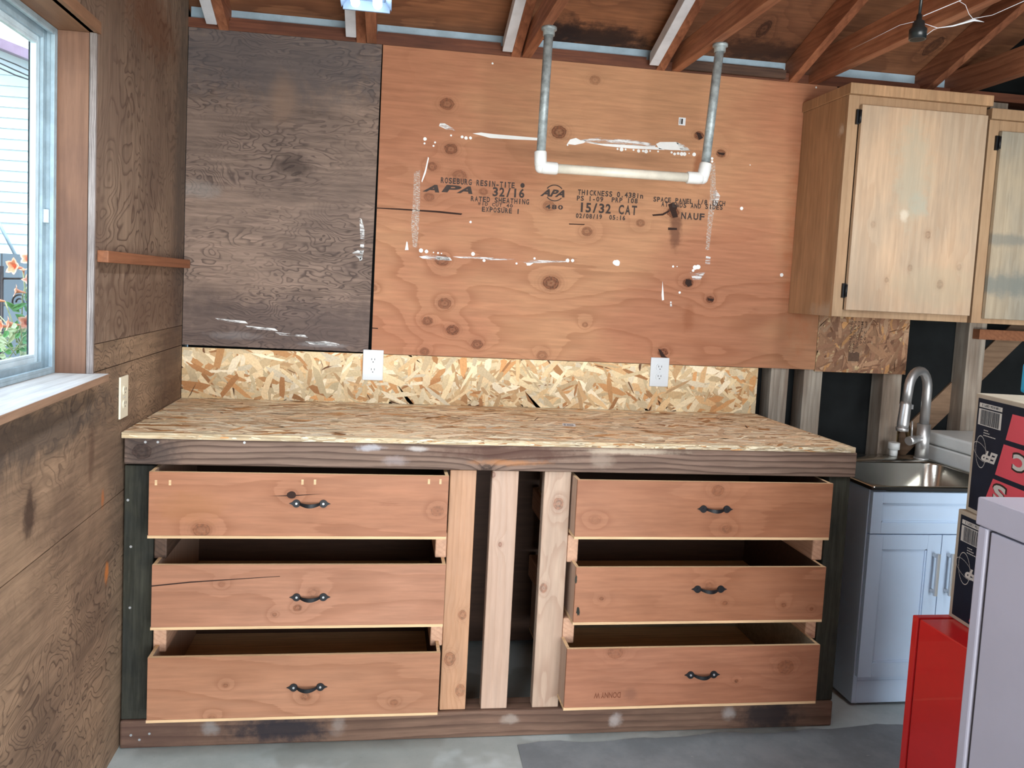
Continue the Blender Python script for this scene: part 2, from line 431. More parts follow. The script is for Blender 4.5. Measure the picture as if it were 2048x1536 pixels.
M['cab_door'] = wood('upper_cabinet_door_wood', (200, 169, 139), (165, 130, 100), u='z', freq=20, lin=.7, wob=.35, su=.7, sv=5, strength=.28, knot_col=(150, 116, 90), rings=.8,
                      knots=y0k([(1856, 470, .011, .6), (1820, 536, .010, .5), (1773, 560, .008, .5), (1880, 569, .013, .5), (1746, 449, .010, .3), (1918, 535, .010, .3)], -.355), blotch=(179, 158, 135), bs=2.6, bstretch=(.7, 1.6), blotch_amt=.9, fiber=.12, seed=35, rough=.55,
                     extra=[(2.8, -.35, 2.05, .1, 1, .25, (176, 172, 152), .5), (2.84, -.35, 1.92, .05, 1, .05, (168, 172, 158), .5), (2.95, -.35, 1.6, .25, 1, .1, (178, 164, 138), .4), (2.78, -.35, 1.87, .02, 1, .03, (222, 210, 190), .6)])
M['cab_door2'] = wood('grimy_cabinet_door_wood', (176, 160, 136), (132, 114, 92), u='z', freq=20, lin=.7, wob=.35, su=.7, sv=5, strength=.3, blotch=(150, 144, 130), bs=2.6, bstretch=(.8, 1.2), blotch_amt=.9, fiber=.14, seed=36, rough=.6,
                      extra=[(3.25, -.35, 1.62, .3, 1, .06, (118, 122, 116), .8), (3.22, -.35, 1.8, .2, 1, .03, (124, 124, 116), .7)])
M['wall_stud'] = wood('grey_wall_stud', (176, 166, 152), (112, 98, 86), u='z', freq=40, wob=.08, strength=.5, blotch=(124, 104, 88), bs=4, bstretch=(.3, 2), blotch_amt=.8, fiber=.22, seed=37, rough=.75)
M['brace'] = wood('brown_diagonal_brace', (132, 106, 84), (86, 62, 48), u='x', freq=40, wob=.08, strength=.4, fiber=.22, seed=38, rough=.75)
M['strip_ply'] = attr_mat('osb_flakes')
M['osb_base'] = wood('osb_core', (206, 178, 136), (150, 118, 82), freq=60, wob=.05, strength=.6, fiber=.4, seed=40, rough=.8, u='x')
M['osb_edge'] = wood('osb_cut_edge', (214, 196, 164), (140, 112, 84), freq=120, wob=.03, strength=.6, fiber=.5, seed=41, rough=.85, u='x', blotch=(196, 168, 130), bs=14)
M['felt'] = plain('black_building_paper', (20, 23, 24), .75, var=.35, scale=5, spec=.2)
M['eave_daylight'] = plain('blue_grey_eave_daylight', (150, 172, 186), .6, var=.15, scale=10)
M['white_strip'] = plain('white_painted_lath', (206, 210, 216), .6, var=.1, scale=12)
M['alu'] = plain('mill_aluminium', (206, 224, 232), .4, .15, var=.12, scale=14)
M['alu_d'] = plain('grey_window_channel', (160, 180, 190), .5, .15, var=.15, scale=20)
M['galv'] = plain('galvanised_steel', (160, 170, 172), .5, .35, var=.3, scale=38)
M['pvc'] = plain('white_pvc', (226, 228, 226), .35, var=.04, scale=10)
M['pvc_pipe'] = plain('aged_cream_pvc', (222, 216, 200), .45, var=.08, scale=18)
M['tray'] = plain('pale_blue_metal_tray', (120, 142, 168), .5, var=.02)
M['black_iron'] = plain('black_wrought_iron', (26, 28, 32), .45, .3, var=.3, scale=60)
M['black_tape'] = plain('black_tape', (34, 34, 36), .6, var=.1)
M['screw'] = plain('zinc_screw_head', (196, 200, 204), .35, .7, var=0)
M['plate_w'] = plain('white_outlet_plastic', (206, 212, 216), .35, var=.02)
M['plate_i'] = plain('ivory_outlet_plastic', (228, 222, 200), .35, var=.03)
M['slot'] = plain('dark_slot', (30, 28, 26), .6, var=0)
M['white_paint'] = plain('white_paint_daub', (232, 234, 232), .5, var=.03, scale=30)
M['scuff_h'] = scuffed('thin_white_paint', (226, 228, 228), (10, 10, 90))
M['scuff_v'] = scuffed('thin_white_paint_vertical', (222, 220, 216), (60, 10, 160), (.46, .66))
M['haze_v'] = scuffed('worn_white_haze', (214, 204, 192), (90, 10, 260), (.38, .72), 3)
M['ink'] = plain('black_printing_ink', (52, 38, 32), .7, var=.3, scale=80)
M['crack'] = plain('dark_split', (46, 26, 18), .9, var=0)
M['red'] = plain('red_enamel', (214, 34, 36), .3, .0, var=.05, scale=6, coat=.3)
M['red_top'] = plain('red_enamel_top', (196, 40, 42), .35, var=.15, scale=14)
M['lilac'] = plain('grey_lilac_enamel', (170, 168, 182), .42, var=.03, scale=6)
M['gap'] = plain('dark_seam', (60, 54, 56), .9, var=0)
M['white_cab'] = plain('white_cabinet_lacquer', (190, 212, 236), .35, var=.02)
M['steel'] = plain('brushed_stainless_steel', (190, 188, 180), .22, 1.0, var=.08, scale=6)
M['chrome'] = plain('brushed_nickel', (206, 206, 206), .38, .85, var=.03)
M['card'] = plain('brown_cardboard', (176, 166, 148), .75, var=.06, scale=12)
M['card_black'] = plain('black_printed_cardboard', (30, 38, 52), .6, var=.15, scale=10, spec=.15)
M['card_red'] = plain('red_printed_cardboard', (222, 80, 96), .5, var=.05)
M['card_green'] = plain('dark_green_print', (20, 72, 58), .5, var=.05)
M['print_w'] = plain('pale_print', (206, 206, 200), .5, var=.03)
M['cyan'] = plain('cyan_plastic', (20, 168, 214), .35, var=.04)
M['tag'] = plain('white_paper_label', (222, 226, 230), .6, var=.03)
M['brass'] = plain('tarnished_brass', (120, 100, 70), .35, .8, var=.3, scale=40)
M['cord'] = plain('black_rubber', (28, 34, 36), .3, var=.1)
M['web'] = plain('pale_cobweb', (214, 218, 224), .6, var=0)


def lamp_mat(name, c, e):
    n = NT(name); n.p.inputs['Base Color'].default_value = (.9, .9, .9, 1)
    n.p.inputs['Emission Color'].default_value = (*c, 1); n.p.inputs['Emission Strength'].default_value = e
    return n.m


M['tube'] = lamp_mat('lit_led_tube', (.92, .97, 1), 9)


def concrete():
    n = NT('concrete_slab'); P = n.pos()
    f = n.ramp(n.noise(P, 2.2, 6, .65), .35, .65)
    col = n.mix(f, s2l((166, 178, 178)), s2l((192, 202, 202)))
    g = n.ramp(n.noise(n.vec('ADD', P, (3, 5, 0)), .9, 5, .6), .5, .54)
    col = n.mix(n.math('MULTIPLY', g, .45), col, s2l((128, 130, 122)))
    sp = n.ramp(n.noise(P, 60, 4, .7), .62, .72)
    col = n.mix(n.math('MULTIPLY', sp, .3), col, s2l((110, 108, 100)))
    n.put(n.p.inputs['Base Color'], col); n.p.inputs['Roughness'].default_value = .7
    n.bump(n.noise(P, 40, 5, .6), .15, .003)
    return n.m


def mat_rubber():
    n = NT('grey_mat'); P = n.pos()
    f = n.ramp(n.noise(P, 3.5, 5, .7), .35, .65)
    col = n.mix(f, s2l((116, 122, 126)), s2l((134, 140, 144)))
    sp = n.ramp(n.noise(n.vec('MULTIPLY', P, (30, 90, 30)), 1, 3, .6), .70, .76)
    col = n.mix(sp, col, s2l((186, 186, 180)))
    n.put(n.p.inputs['Base Color'], col); n.p.inputs['Roughness'].default_value = .85
    n.bump(n.noise(P, 260, 2, .5), .3, .002)
    return n.m


M['concrete'] = concrete(); M['mat'] = mat_rubber()
M['siding'] = plain('white_vinyl_siding', (226, 236, 240), .5, var=.02)
M['rake'] = plain('mauve_trim_paint', (150, 128, 150), .6, var=.1)
M['roof'] = plain('brown_shingle', (104, 92, 92), .9, var=.2, scale=20)
M['cmu'] = None
M['grass'] = plain('dry_lawn', (132, 130, 96), .95, var=.3, scale=6)
M['petal'] = plain('orange_petal', (248, 150, 112), .5, var=.15, scale=40)
M['petal_in'] = plain('pale_orange_petal', (250, 190, 160), .5, var=.1, scale=40)
M['leaf'] = plain('vine_leaf', (88, 150, 82), .5, var=.3, scale=20)
M['leaf_pale'] = plain('pale_seed_leaf', (196, 206, 160), .6, var=.2, scale=20)
M['stem'] = plain('pale_vine_stem', (176, 184, 140), .6, var=.2, scale=30)


def block_wall_mat():
    n = NT('grey_block_wall'); P = n.pos()
    b = n.t.nodes.new('ShaderNodeTexBrick')
    mp = n.t.nodes.new('ShaderNodeMapping'); mp.inputs['Rotation'].default_value = (math.radians(-90), 0, 0)
    n.t.links.new(P, mp.inputs['Vector']); n.t.links.new(mp.outputs[0], b.inputs['Vector'])
    b.inputs['Color1'].default_value = s2l((120, 136, 148)); b.inputs['Color2'].default_value = s2l((98, 112, 124))
    b.inputs['Mortar'].default_value = s2l((70, 78, 84)); b.inputs['Scale'].default_value = 1
    b.inputs['Brick Width'].default_value = .4; b.inputs['Row Height'].default_value = .2; b.inputs['Mortar Size'].default_value = .006
    n.t.links.new(b.outputs[0], n.p.inputs['Base Color']); n.p.inputs['Roughness'].default_value = .9
    return n.m


M['cmu'] = block_wall_mat()

# ------------------------------------------------------------------ the room shell
b = BM(); b.box(-.1, 4.5, -6.0, .14, -.1, 0); struct('floor', b, M['concrete'])
# left wall: plywood lining with the window opening
Y1, ZS, ZH = -.965, 1.215, 2.122
YF = -2.45
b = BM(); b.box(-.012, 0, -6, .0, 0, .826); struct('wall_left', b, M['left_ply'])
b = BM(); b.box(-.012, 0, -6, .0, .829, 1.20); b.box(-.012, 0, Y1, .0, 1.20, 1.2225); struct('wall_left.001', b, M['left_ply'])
b = BM(); b.box(-.012, 0, Y1, .0, 1.225, 1.30); struct('wall_left.002', b, M['left_ply'])
b = BM()
b.prism([(-.012, Y1, 1.302), (-.012, 0, 1.302), (-.012, 0, 2.60), (-.012, -3.0, 3.68), (-.012, -6, 2.6), (-.012, -6, 1.2), (-.012, YF, 1.2), (-.012, YF, ZH), (-.012, Y1, ZH)], (.012, 0, 0))
struct('wall_left.003', b, M['left_ply2'])
b = BM()
b.box(-.17, -.012, -6, YF, 0, 2.5); b.box(-.17, -.012, YF, Y1 + .02, 0, 1.19); b.box(-.17, -.012, Y1 + .02, .14, 0, 2.5)
b.prism([(-.17, .14, 2.5), (-.17, -3, 3.62), (-.17, -6, 2.5)], (.158, 0, 0)); b.box(-.17, -.012, YF, Y1 + .02, ZH + .02, 2.5)
struct('wall_left.004', b, M['felt'])
b = BM(); b.box(0, 4.5, .10, .13, 0, 2.75); struct('wall_back', b, M['felt'])
b = BM(); b.prism([(4.5, .13, 0), (4.5, .13, 2.7), (4.5, -3, 3.7), (4.5, -6, 2.6), (4.5, -6, 0)], (.03, 0, 0)); struct('wall_right', b, M['felt'])
b = BM(); b.box(-.1, .3, -6.05, -6, 0, 2.6); b.box(3.9, 4.5, -6.05, -6, 0, 2.6); b.box(.3, 3.9, -6.05, -6, 2.35, 2.6); struct('wall_front', b, M['tie'])
S = .38


def roof_z(y, base):
    return base - S * y if y > -3 else base + S * 3 - S * (-3 - y)


def roof(name, x0, x1, mat, base=2.548, th=.02):
    b = BM()
    for ya, yb in ((.32, -3), (-3, -6.2)):
        za, zb = roof_z(ya, base), roof_z(yb, base)
        b.hexa([(x0, ya, za), (x1, ya, za), (x1, yb, zb), (x0, yb, zb), (x0, ya, za + th), (x1, ya, za + th), (x1, yb, zb + th), (x0, yb, zb + th)])
    return struct(name, b, mat)


roof('ceiling', -.3, 3.335, M['deck'])
roof('ceiling.001', 3.335, 4.6, M['felt'])
# eave boards above the back wall
b = BM(); b.box(0, 4.5, .0, .038, 2.442, 2.478); b.box(0, 4.5, .04, .1, 2.442, 2.47); struct('trim_1', b, M['plate'])
b = BM(); b.box(0, 3.33, .0395, .052, 2.472, 2.530); struct('trim_2', b, M['eave_daylight'])  # blue-grey board standing in for daylight in the eave gap

# ------------------------------------------------------------------ rafters, painted laths, ceiling ties
RX = [(.112, .150, 'rafter in the corner by the left wall'), (.632, .670, 'rafter above the seam of the dark and orange panels'), (1.247, 1.285, 'rafter just left of the nearer left hanging pipe'),
      (1.857, 1.895, 'rafter between the two hanging pipes, beside the right white lath'), (2.445, 2.483, 'bare rafter above the right end of the orange panel'), (3.055, 3.093, 'last rafter at right, above the wall cabinet')]
for x0, x1, lab in RX:
    b = BM()
    for ya, yb in ((.30, -3),):
        za, zb = roof_z(ya, 2.44), roof_z(yb, 2.44)
        b.hexa([(x0, ya, za), (x1, ya, za), (x1, yb, zb), (x0, yb, zb), (x0, ya, za + .107), (x1, ya, za + .107), (x1, yb, zb + .107), (x0, yb, zb + .107)])
    tag(obj('rafter', b, M['rafter'], bevel=.002), 'Reddish brown sloping roof ' + lab, 'rafter', 'roof rafters')
for x0, x1, lab in [(.072, .112, 'in the corner by the left wall'), (.592, .632, 'behind the tube light'), (1.207, 1.247, 'left of the left hanging pipe'), (1.817, 1.857, 'between the two hanging pipes')]:
    b = BM(); ya, yb = -.03, -2.9
    za, zb = roof_z(ya, 2.437), roof_z(yb, 2.437)
    b.hexa([(x0, ya, za), (x1, ya, za), (x1, yb, zb), (x0, yb, zb), (x0, ya, za + .05), (x1, ya, za + .05), (x1, yb, zb + .05), (x0, yb, zb + .05)])
    tag(obj('painted_lath', b, M['white_strip'], bevel=.002), 'White painted lath along the rafter ' + lab, 'lath', 'white laths beside the rafters')
for x0, x1, z0, z1, lab, m in [(.672, .71, 2.442, 2.531, 'above the tube light', 'tie'), (1.292, 1.33, 2.442, 2.531, 'carrying the left hanging pipe', 'tie'),
                               (1.925, 1.963, 2.442, 2.531, 'carrying the right hanging pipe', 'tie'), (2.535, 2.575, 2.442, 2.56, 'running past the left end of the wall cabinet', 'tie'),
                               (3.20, 3.24, 2.442, 2.55, 'at the far right over the second cabinet', 'tie')]:
    b = BM(); b.box(x0, x1, -5.9, .09, z0, z1)
    tag(obj('ceiling_tie', b, M[m], bevel=.002), 'Brown horizontal ceiling tie beam ' + lab, 'beam', 'ceiling ties')
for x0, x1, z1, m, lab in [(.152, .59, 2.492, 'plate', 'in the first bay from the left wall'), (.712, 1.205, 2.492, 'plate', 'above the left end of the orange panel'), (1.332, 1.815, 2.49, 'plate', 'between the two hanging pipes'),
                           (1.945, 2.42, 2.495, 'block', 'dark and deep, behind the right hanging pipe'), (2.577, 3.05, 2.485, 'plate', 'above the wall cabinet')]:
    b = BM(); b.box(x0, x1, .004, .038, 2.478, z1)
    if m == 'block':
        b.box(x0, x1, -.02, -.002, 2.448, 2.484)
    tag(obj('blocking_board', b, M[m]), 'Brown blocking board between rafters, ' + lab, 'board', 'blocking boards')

# ------------------------------------------------------------------ wall studs, brace, rail
for x0, x1, lab in [(.10, .14, None), (.5, .54, None), (.715, .76, None), (1.2, 1.24, None), (1.6, 1.64, None), (2.0, 2.04, None), (2.473, 2.555, 'leftmost bare stud, just right of the backsplash'),
                    (2.628, 2.715, 'second bare stud, under the seam of the two panels'), (3.01, 3.10, 'bare stud just left of the tap'), (3.412, 3.50, 'bare stud crossing the diagonal brace')]:
    if lab is None:
        continue
    b = BM(); b.box(x0, x1, .012, .098, 0.002, 2.44)
    tag(obj('wall_stud', b, M['wall_stud'], bevel=.002), 'Grey weathered upright wall stud, ' + lab, 'stud', 'bare wall studs')
b = BM()
for xa, xb in ((3.101, 3.411), (3.501, 4.1)):
    za, zb = .69 + (xa - 3.0) * 1.0073, .69 + (xb - 3.0) * 1.0073
    b.prism([(xa, .088, za - .071), (xb, .088, zb - .071), (xb, .088, zb + .071), (xa, .088, za + .071)], (0, .010, 0))
tag(obj('diagonal_brace', b, M['brace']), 'Brown diagonal wall brace against the black paper behind the tap', 'brace')
b = BM(); b.box(3.43, 4.2, -.03, .010, 1.385, 1.430)
tag(obj('wall_rail', b, M['batten']), 'Reddish brown rail on the studs under the right wall cabinet', 'rail')

# ------------------------------------------------------------------ sheets on the back wall
LB = at(362, 690, 1, 0).z
dark = BM(); dark.prism([(.002, 0, 1.226), (.723, 0, 1.222), (.732, 0, 2.441), (.002, 0, 2.441)], (0, .012, 0))
dk = obj('dark_plywood_panel', dark, M['dark_ply'], loc=(.36, .006, 1.22))
tag(dk, 'Dark grey weathered plywood panel in the left corner over the bench', 'panel')
ply = BM(); ply.box(.736, 2.668, 0, .012, 1.218, 2.441)
pl = obj('sheathing_panel', ply, M['ply'], loc=(1.7, .006, 1.218))
tag(pl, 'Orange brown knotty plywood sheathing panel with printed stamps and white paint marks', 'panel')


def text_mesh(bm, s, x0, x1, z0, z1, y=-.0008, m=0, rot=False, bold=False, shear=0, frame=None):
    """letters fitted to a rectangle; frame = (origin, right, up) places them on any plane"""
    c = bpy.data.curves.new('t', 'FONT'); c.body = s; c.size = 1; c.resolution_u = 3
    c.offset = .045 if bold else .014
    o = bpy.data.objects.new('t', c); COL.objects.link(o)
    bpy.context.view_layer.update()
    me = bpy.data.meshes.new_from_object(o.evaluated_get(bpy.context.evaluated_depsgraph_get()))
    xs = [v.co.x for v in me.vertices]; ys = [v.co.y for v in me.vertices]
    ax, bx, ay, by = min(xs), max(xs), min(ys), max(ys)
    vs = []
    for v in me.vertices:
        u = (v.co.x - ax) / (bx - ax); w = (v.co.y - ay) / (by - ay)
        u += shear * (w - .5)
        if rot:
            u, w = 1 - u, 1 - w
        if frame:
            O, R, U = frame
            vs.append(bm.b.verts.new(O + R * (x0 + u * (x1 - x0)) + U * (z0 + w * (z1 - z0))))
        else:
            vs.append(bm.b.verts.new((x0 + u * (x1 - x0), y, z0 + w * (z1 - z0))))
    for p in me.polygons:
        try:
            f = bm.b.faces.new([vs[i] for i in p.vertices]); f.material_index = m
        except ValueError:
            pass
    bpy.data.objects.remove(o); bpy.data.meshes.remove(me); bpy.data.curves.remove(c)


_glyph = {}


def glyph(ch):
    """vertices and faces of one built-in letter, in font units"""
    if ch not in _glyph:
        c = bpy.data.curves.new('t', 'FONT'); c.body = ch; c.size = 1; c.resolution_u = 3; c.offset = .032
        o = bpy.data.objects.new('t', c); COL.objects.link(o); bpy.context.view_layer.update()
        me = bpy.data.meshes.new_from_object(o.evaluated_get(bpy.context.evaluated_depsgraph_get()))
        _glyph[ch] = ([(v.co.x, v.co.y) for v in me.vertices], [tuple(p.vertices) for p in me.polygons])
        bpy.data.objects.remove(o); bpy.data.meshes.remove(me); bpy.data.curves.remove(c)
    return _glyph[ch]


def ptext(bm, s, ax, ay, bx, by, h, **k):
    """ax,ay = left middle and bx,by = right middle of the line of print in the photo, h = letter height in metres;
    plain lines are printed with one fixed cell per letter"""
    p, q = at(ax, ay, 1, 0), at(bx, by, 1, 0)
    if k:
        z = (p.z + q.z) / 2; text_mesh(bm, s, p.x, q.x, z - h / 2, z + h / 2, **k); return
    cell = (q.x - p.x) / len(s); sc = h / .70
    for i, ch in enumerate(s):
        if ch == ' ':
            continue
        vs, fs = glyph(ch); xs = [v[0] for v in vs]; x0, x1 = min(xs), max(xs)
        w = (x1 - x0) * sc
        if ch not in "I1/.:-_i'":
            w = cell * .80
        w = min(w, cell * .82)
        u = (i + .5) / len(s); cx = p.x + cell * (i + .5); cz = p.z + (q.z - p.z) * u - h / 2
        nv = [bm.b.verts.new((cx - w / 2 + (a - x0) / max(1e-6, x1 - x0) * w, -.0008, cz + b_ * sc)) for a, b_ in vs]
        for f in fs:
            try:
                bm.b.faces.new([nv[t_] for t_ in f])
            except ValueError:
                pass


def disc_pts(cx, cz, rx, rz, y, n=14, jit=0.0):
    return [(cx + rx * math.cos(t) * (1 + random.uniform(-jit, jit)), y, cz + rz * math.sin(t) * (1 + random.uniform(-jit, jit)))
            for t in [2 * math.pi * i / n for i in range(n)]]


def stamp(bm_):
    tag(obj('printed_stamp', bm_, M['ink'], pl, recalc=False), 'black mill stamp lettering')


t = BM(); ptext(t, 'ROSEBURG RESIN-TITE', 881, 360, 1030, 371, .022); stamp(t)
t = BM(); ptext(t, 'RATED SHEATHING', 941, 397, 1059, 404, .020); stamp(t)
t = BM(); ptext(t, 'WID_CUT_40', 955, 407, 1026, 412, .013); stamp(t)
t = BM(); ptext(t, 'EXPOSURE 1', 963, 418, 1040, 423, .019); stamp(t)
t = BM(); ptext(t, '32/16', 984, 383, 1050, 387, .034); stamp(t)
t = BM(); ptext(t, '480', 1090, 413, 1127, 415, .017); stamp(t)
t = BM(); ptext(t, 'THICKNESS 0.438in', 1155, 384, 1287, 392, .021); stamp(t)
t = BM(); ptext(t, 'PS 1-09  PRP 108', 1153, 396, 1276, 402, .019); stamp(t)
t = BM(); ptext(t, '15/32 CAT', 1157, 414, 1275, 421, .037); stamp(t)
t = BM(); ptext(t, '02/08/19  05:16', 1151, 431, 1251, 436, .018); stamp(t)
t = BM(); ptext(t, 'SPACE PANEL 1/8 INCH', 1306, 398, 1451, 407, .019); stamp(t)
t = BM(); ptext(t, 'AT ENDS AND SIDES', 1322, 408, 1446, 415, .019); stamp(t)
t = BM(); ptext(t, 'NAUF', 1361, 431, 1410, 434, .027); stamp(t)
for (x0, x1, yy) in ((850, 884, 377), (888, 921, 378), (918, 950, 380)):
    t = BM(); ptext(t, 'APA'[(850, 888, 918).index(x0)], x0, yy, x1, yy, .030, bold=True, shear=.3, y=-.0009); stamp(t)
t = BM(); ptext(t, 'APA', 1084, 386, 1133, 387, .030, bold=True, shear=.15, y=-.0009)
c0 = at(1109, 386, 1, 0)
for a0, a1 in ((35, 150), (215, 325)):
    pts = [(math.radians(a0 + (a1 - a0) * i / 12)) for i in range(13)]
    for i in range(12):
        t.poly([(c0.x + r * 1.15 * math.cos(q), -.0008, c0.z + r * math.sin(q)) for q, r in ((pts[i], .030), (pts[i + 1], .030), (pts[i + 1], .034), (pts[i], .034))])
cr = at(1045, 371, 1, 0)
t.poly(disc_pts(cr.x, cr.z, .009, .010, -.0008))
tag(obj('printed_stamp', t, M['ink'], pl, recalc=False), 'black mill stamp lettering')


def smear(bm, pts, m, y=-.0006):
    bm.poly([(lambda p: (p.x, y, p.z))(at(a, c, 1, 0)) for a, c in pts], m)


t = BM()
smear(t, [(945, 267), (962, 265), (985, 268), (1078, 276), (1078, 281), (1030, 279), (980, 276), (962, 271)], 0)
smear(t, [(1134, 288), (1140, 279), (1152, 276), (1162, 281), (1174, 280), (1168, 286), (1150, 290)], 0)
smear(t, [(1166, 284), (1200, 287), (1260, 290), (1312, 294), (1330, 300), (1260, 297), (1210, 292)], 0)
smear(t, [(1312, 288), (1320, 284), (1352, 284), (1362, 290), (1380, 301), (1340, 300), (1318, 298)], 0)
smear(t, [(1160, 280), (1200, 275), (1262, 280), (1312, 288), (1310, 294), (1250, 290), (1190, 287)], 1)
smear(t, [(880, 246), (888, 246), (905, 256), (911, 262), (895, 260), (878, 252)], 1, -.0005)
smear(t, [(1352, 284), (1368, 290), (1382, 301), (1362, 302)], 1)
smear(t, [(856, 314), (858, 316), (852, 345), (844, 365), (843, 362), (850, 340)], 0)
smear(t, [(813, 483), (815, 484), (817, 500), (810, 500)], 0)
smear(t, [(838, 513), (860, 510), (900, 515), (904, 521), (870, 520), (845, 517)], 1)
smear(t, [(873, 514), (895, 514), (900, 520), (875, 520)], 0)
smear(t, [(905, 513), (960, 514), (1030, 518), (1029, 520), (980, 520), (920, 516)], 1)
smear(t, [(1040, 522), (1070, 520), (1132, 522), (1132, 524), (1080, 526), (1050, 526)], 1)
smear(t, [(1052, 526), (1070, 524), (1060, 531), (1054, 531)], 0)
smear(t, [(828, 345), (840, 340), (840, 400), (838, 450), (834, 495), (826, 495), (822, 450), (826, 400)], 2)
smear(t, [(1421, 330), (1430, 325), (1432, 395), (1424, 450), (1418, 500), (1411, 500), (1415, 440), (1420, 390)], 2)
smear(t, [(1426, 384), (1433, 380), (1440, 392), (1434, 412), (1426, 415)], 1)
smear(t, [(1412, 512), (1421, 514), (1420, 528), (1410, 530)], 1)
smear(t, [(1380, 545), (1410, 545), (1400, 560), (1386, 560)], 1)
smear(t, [(1325, 562), (1327, 585), (1328, 600), (1324, 601), (1323, 590)], 0)
smear(t, [(1340, 603), (1343, 603), (1344, 614), (1340, 615)], 1)
each('paint_smear', t, [M['white_paint'], M['scuff_h'], M['haze_v']], pl, 'white brushed paint mark')
t = BM()
for px, py, r in [(850, 278, 3.6), (849, 287, 2), (902, 271, 2), (924, 274, 3), (932, 276, 3.4), (941, 276, 3), (870, 285, 2), (867, 292, 2), (842, 501, 4.2), (853, 503, 3.6), (867, 505, 1.4), (876, 506, 2), (883, 507, 1.4),
                  (946, 508, 4), (1069, 517, 2.4), (1135, 521, 4), (1145, 521, 3.4), (1033, 527, 2.2), (941, 444, 2.4), (968, 521, 3), (1235, 298, 2.2), (1243, 299, 4), (1251, 299, 2), (1267, 300, 2), (1277, 302, 3.4), (1286, 302, 2.6),
                  (1292, 303, 4), (1300, 302, 1.8), (1316, 303, 2), (1343, 305, 2.4), (1349, 308, 3), (1356, 307, 3), (1363, 308, 4), (1369, 308, 4), (1378, 307, 1.4), (1388, 309, 4), (1135, 290, 1.8), (1424, 317, 2.8), (1424, 323, 2.6),
                  (1483, 417, 3.6), (1563, 550, 4), (1234, 526, 6.5), (1230, 525, 5), (1346, 533, 2.4), (1354, 533, 1.2), (1390, 535, 5), (1396, 534, 5), (1386, 541, 3), (1359, 585, 2.6), (1632, 175, 2), (1500, 330, 1.2), (985, 127, 2)]:
    p = at(px, py, 1, 0); k = r / 500
    t.poly(disc_pts(p.x, p.z, k, k, -.0011 - random.uniform(0, .0004), jit=.08))
tag(obj('paint_drip', t, M['white_paint'], pl, recalc=False), 'white round paint drips')['kind'] = 'stuff'
t = BM()
for pts in ([(752, 415), (800, 417), (880, 422), (925, 427), (922, 430), (870, 425), (800, 420), (752, 417)], [(1304, 429), (1325, 427), (1340, 419), (1338, 424), (1326, 431), (1306, 432)],
            [(1138, 447), (1170, 448), (1168, 450), (1138, 449)], [(1336, 409), (1345, 405), (1356, 412), (1352, 420), (1356, 434), (1346, 436), (1341, 424)],
            [(1336, 455), (1354, 456), (1354, 460), (1336, 460)], [(1372, 558), (1382, 560), (1384, 570), (1376, 574), (1370, 566)], [(1392, 264), (1400, 266), (1406, 276), (1398, 280)],
            [(1434, 304), (1450, 306), (1448, 311), (1438, 309)], [(1414, 596), (1428, 598), (1426, 603), (1416, 601)], [(1316, 697), (1322, 700), (1330, 712), (1336, 716), (1322, 714)], [(744, 655), (756, 656), (756, 658), (744, 657)]):
    smear(t, pts, 0, -.0004)
each('wood_split', t, M['crack'], pl)
lb = at(1364, 243, 1, 0)
t = BM(); t.box(lb.x - .015, lb.x + .015, -.0012, 0, lb.z - .016, lb.z + .016); t.box(lb.x - .003, lb.x + .003, -.0016, -.001, lb.z - .011, lb.z + .011, 1)
for i in range(4):
    t.box(lb.x - .011 + i * .0035, lb.x - .0095 + i * .0035, -.0016, -.001, lb.z - .011, lb.z + .011, 1)
tag(obj('paper_label', t, [M['tag'], M['ink']], pl), 'small white paper label with bars')
# scuffs on the dark panel
t = BM()
smear(t, [(719, 437), (724, 438), (729, 460), (728, 500), (724, 520), (719, 522), (721, 480)], 1)
smear(t, [(704, 506), (716, 500), (726, 505), (722, 520), (712, 512)], 1)
smear(t, [(721, 436), (724, 440), (726, 450), (722, 446)], 0)
for q in [(460, 640), (520, 655), (580, 668), (640, 686)]:
    smear(t, [(q[0] - 30, q[1] - 4), (q[0] + 30, q[1] + 2), (q[0] + 36, q[1] + 7), (q[0] - 20, q[1] + 2)], 1)
smear(t, [(608, 684), (650, 682), (676, 687), (680, 690), (640, 689)], 1)
each('paint_smear', t, [M['white_paint'], M['scuff_h']], dk)
del M['ink']

# ------------------------------------------------------------------ oriented strand board with real flakes
PALE = [(221, 199, 158), (227, 208, 172), (216, 189, 147), (231, 215, 185), (210, 178, 133), (218, 193, 153), (201, 163, 118), (225, 202, 163)]
TAN = [(190, 140, 92), (172, 122, 78), (204, 152, 100)]
DARKC = [(120, 82, 54), (96, 66, 46)]
GREY = [(236, 212, 174), (242, 222, 188), (226, 196, 158), (246, 230, 202), (214, 182, 146), (232, 202, 166)]
AGED = [(164, 124, 94), (154, 114, 87), (172, 133, 103), (145, 106, 82), (176, 142, 113), (158, 118, 90), (135, 97, 74)]


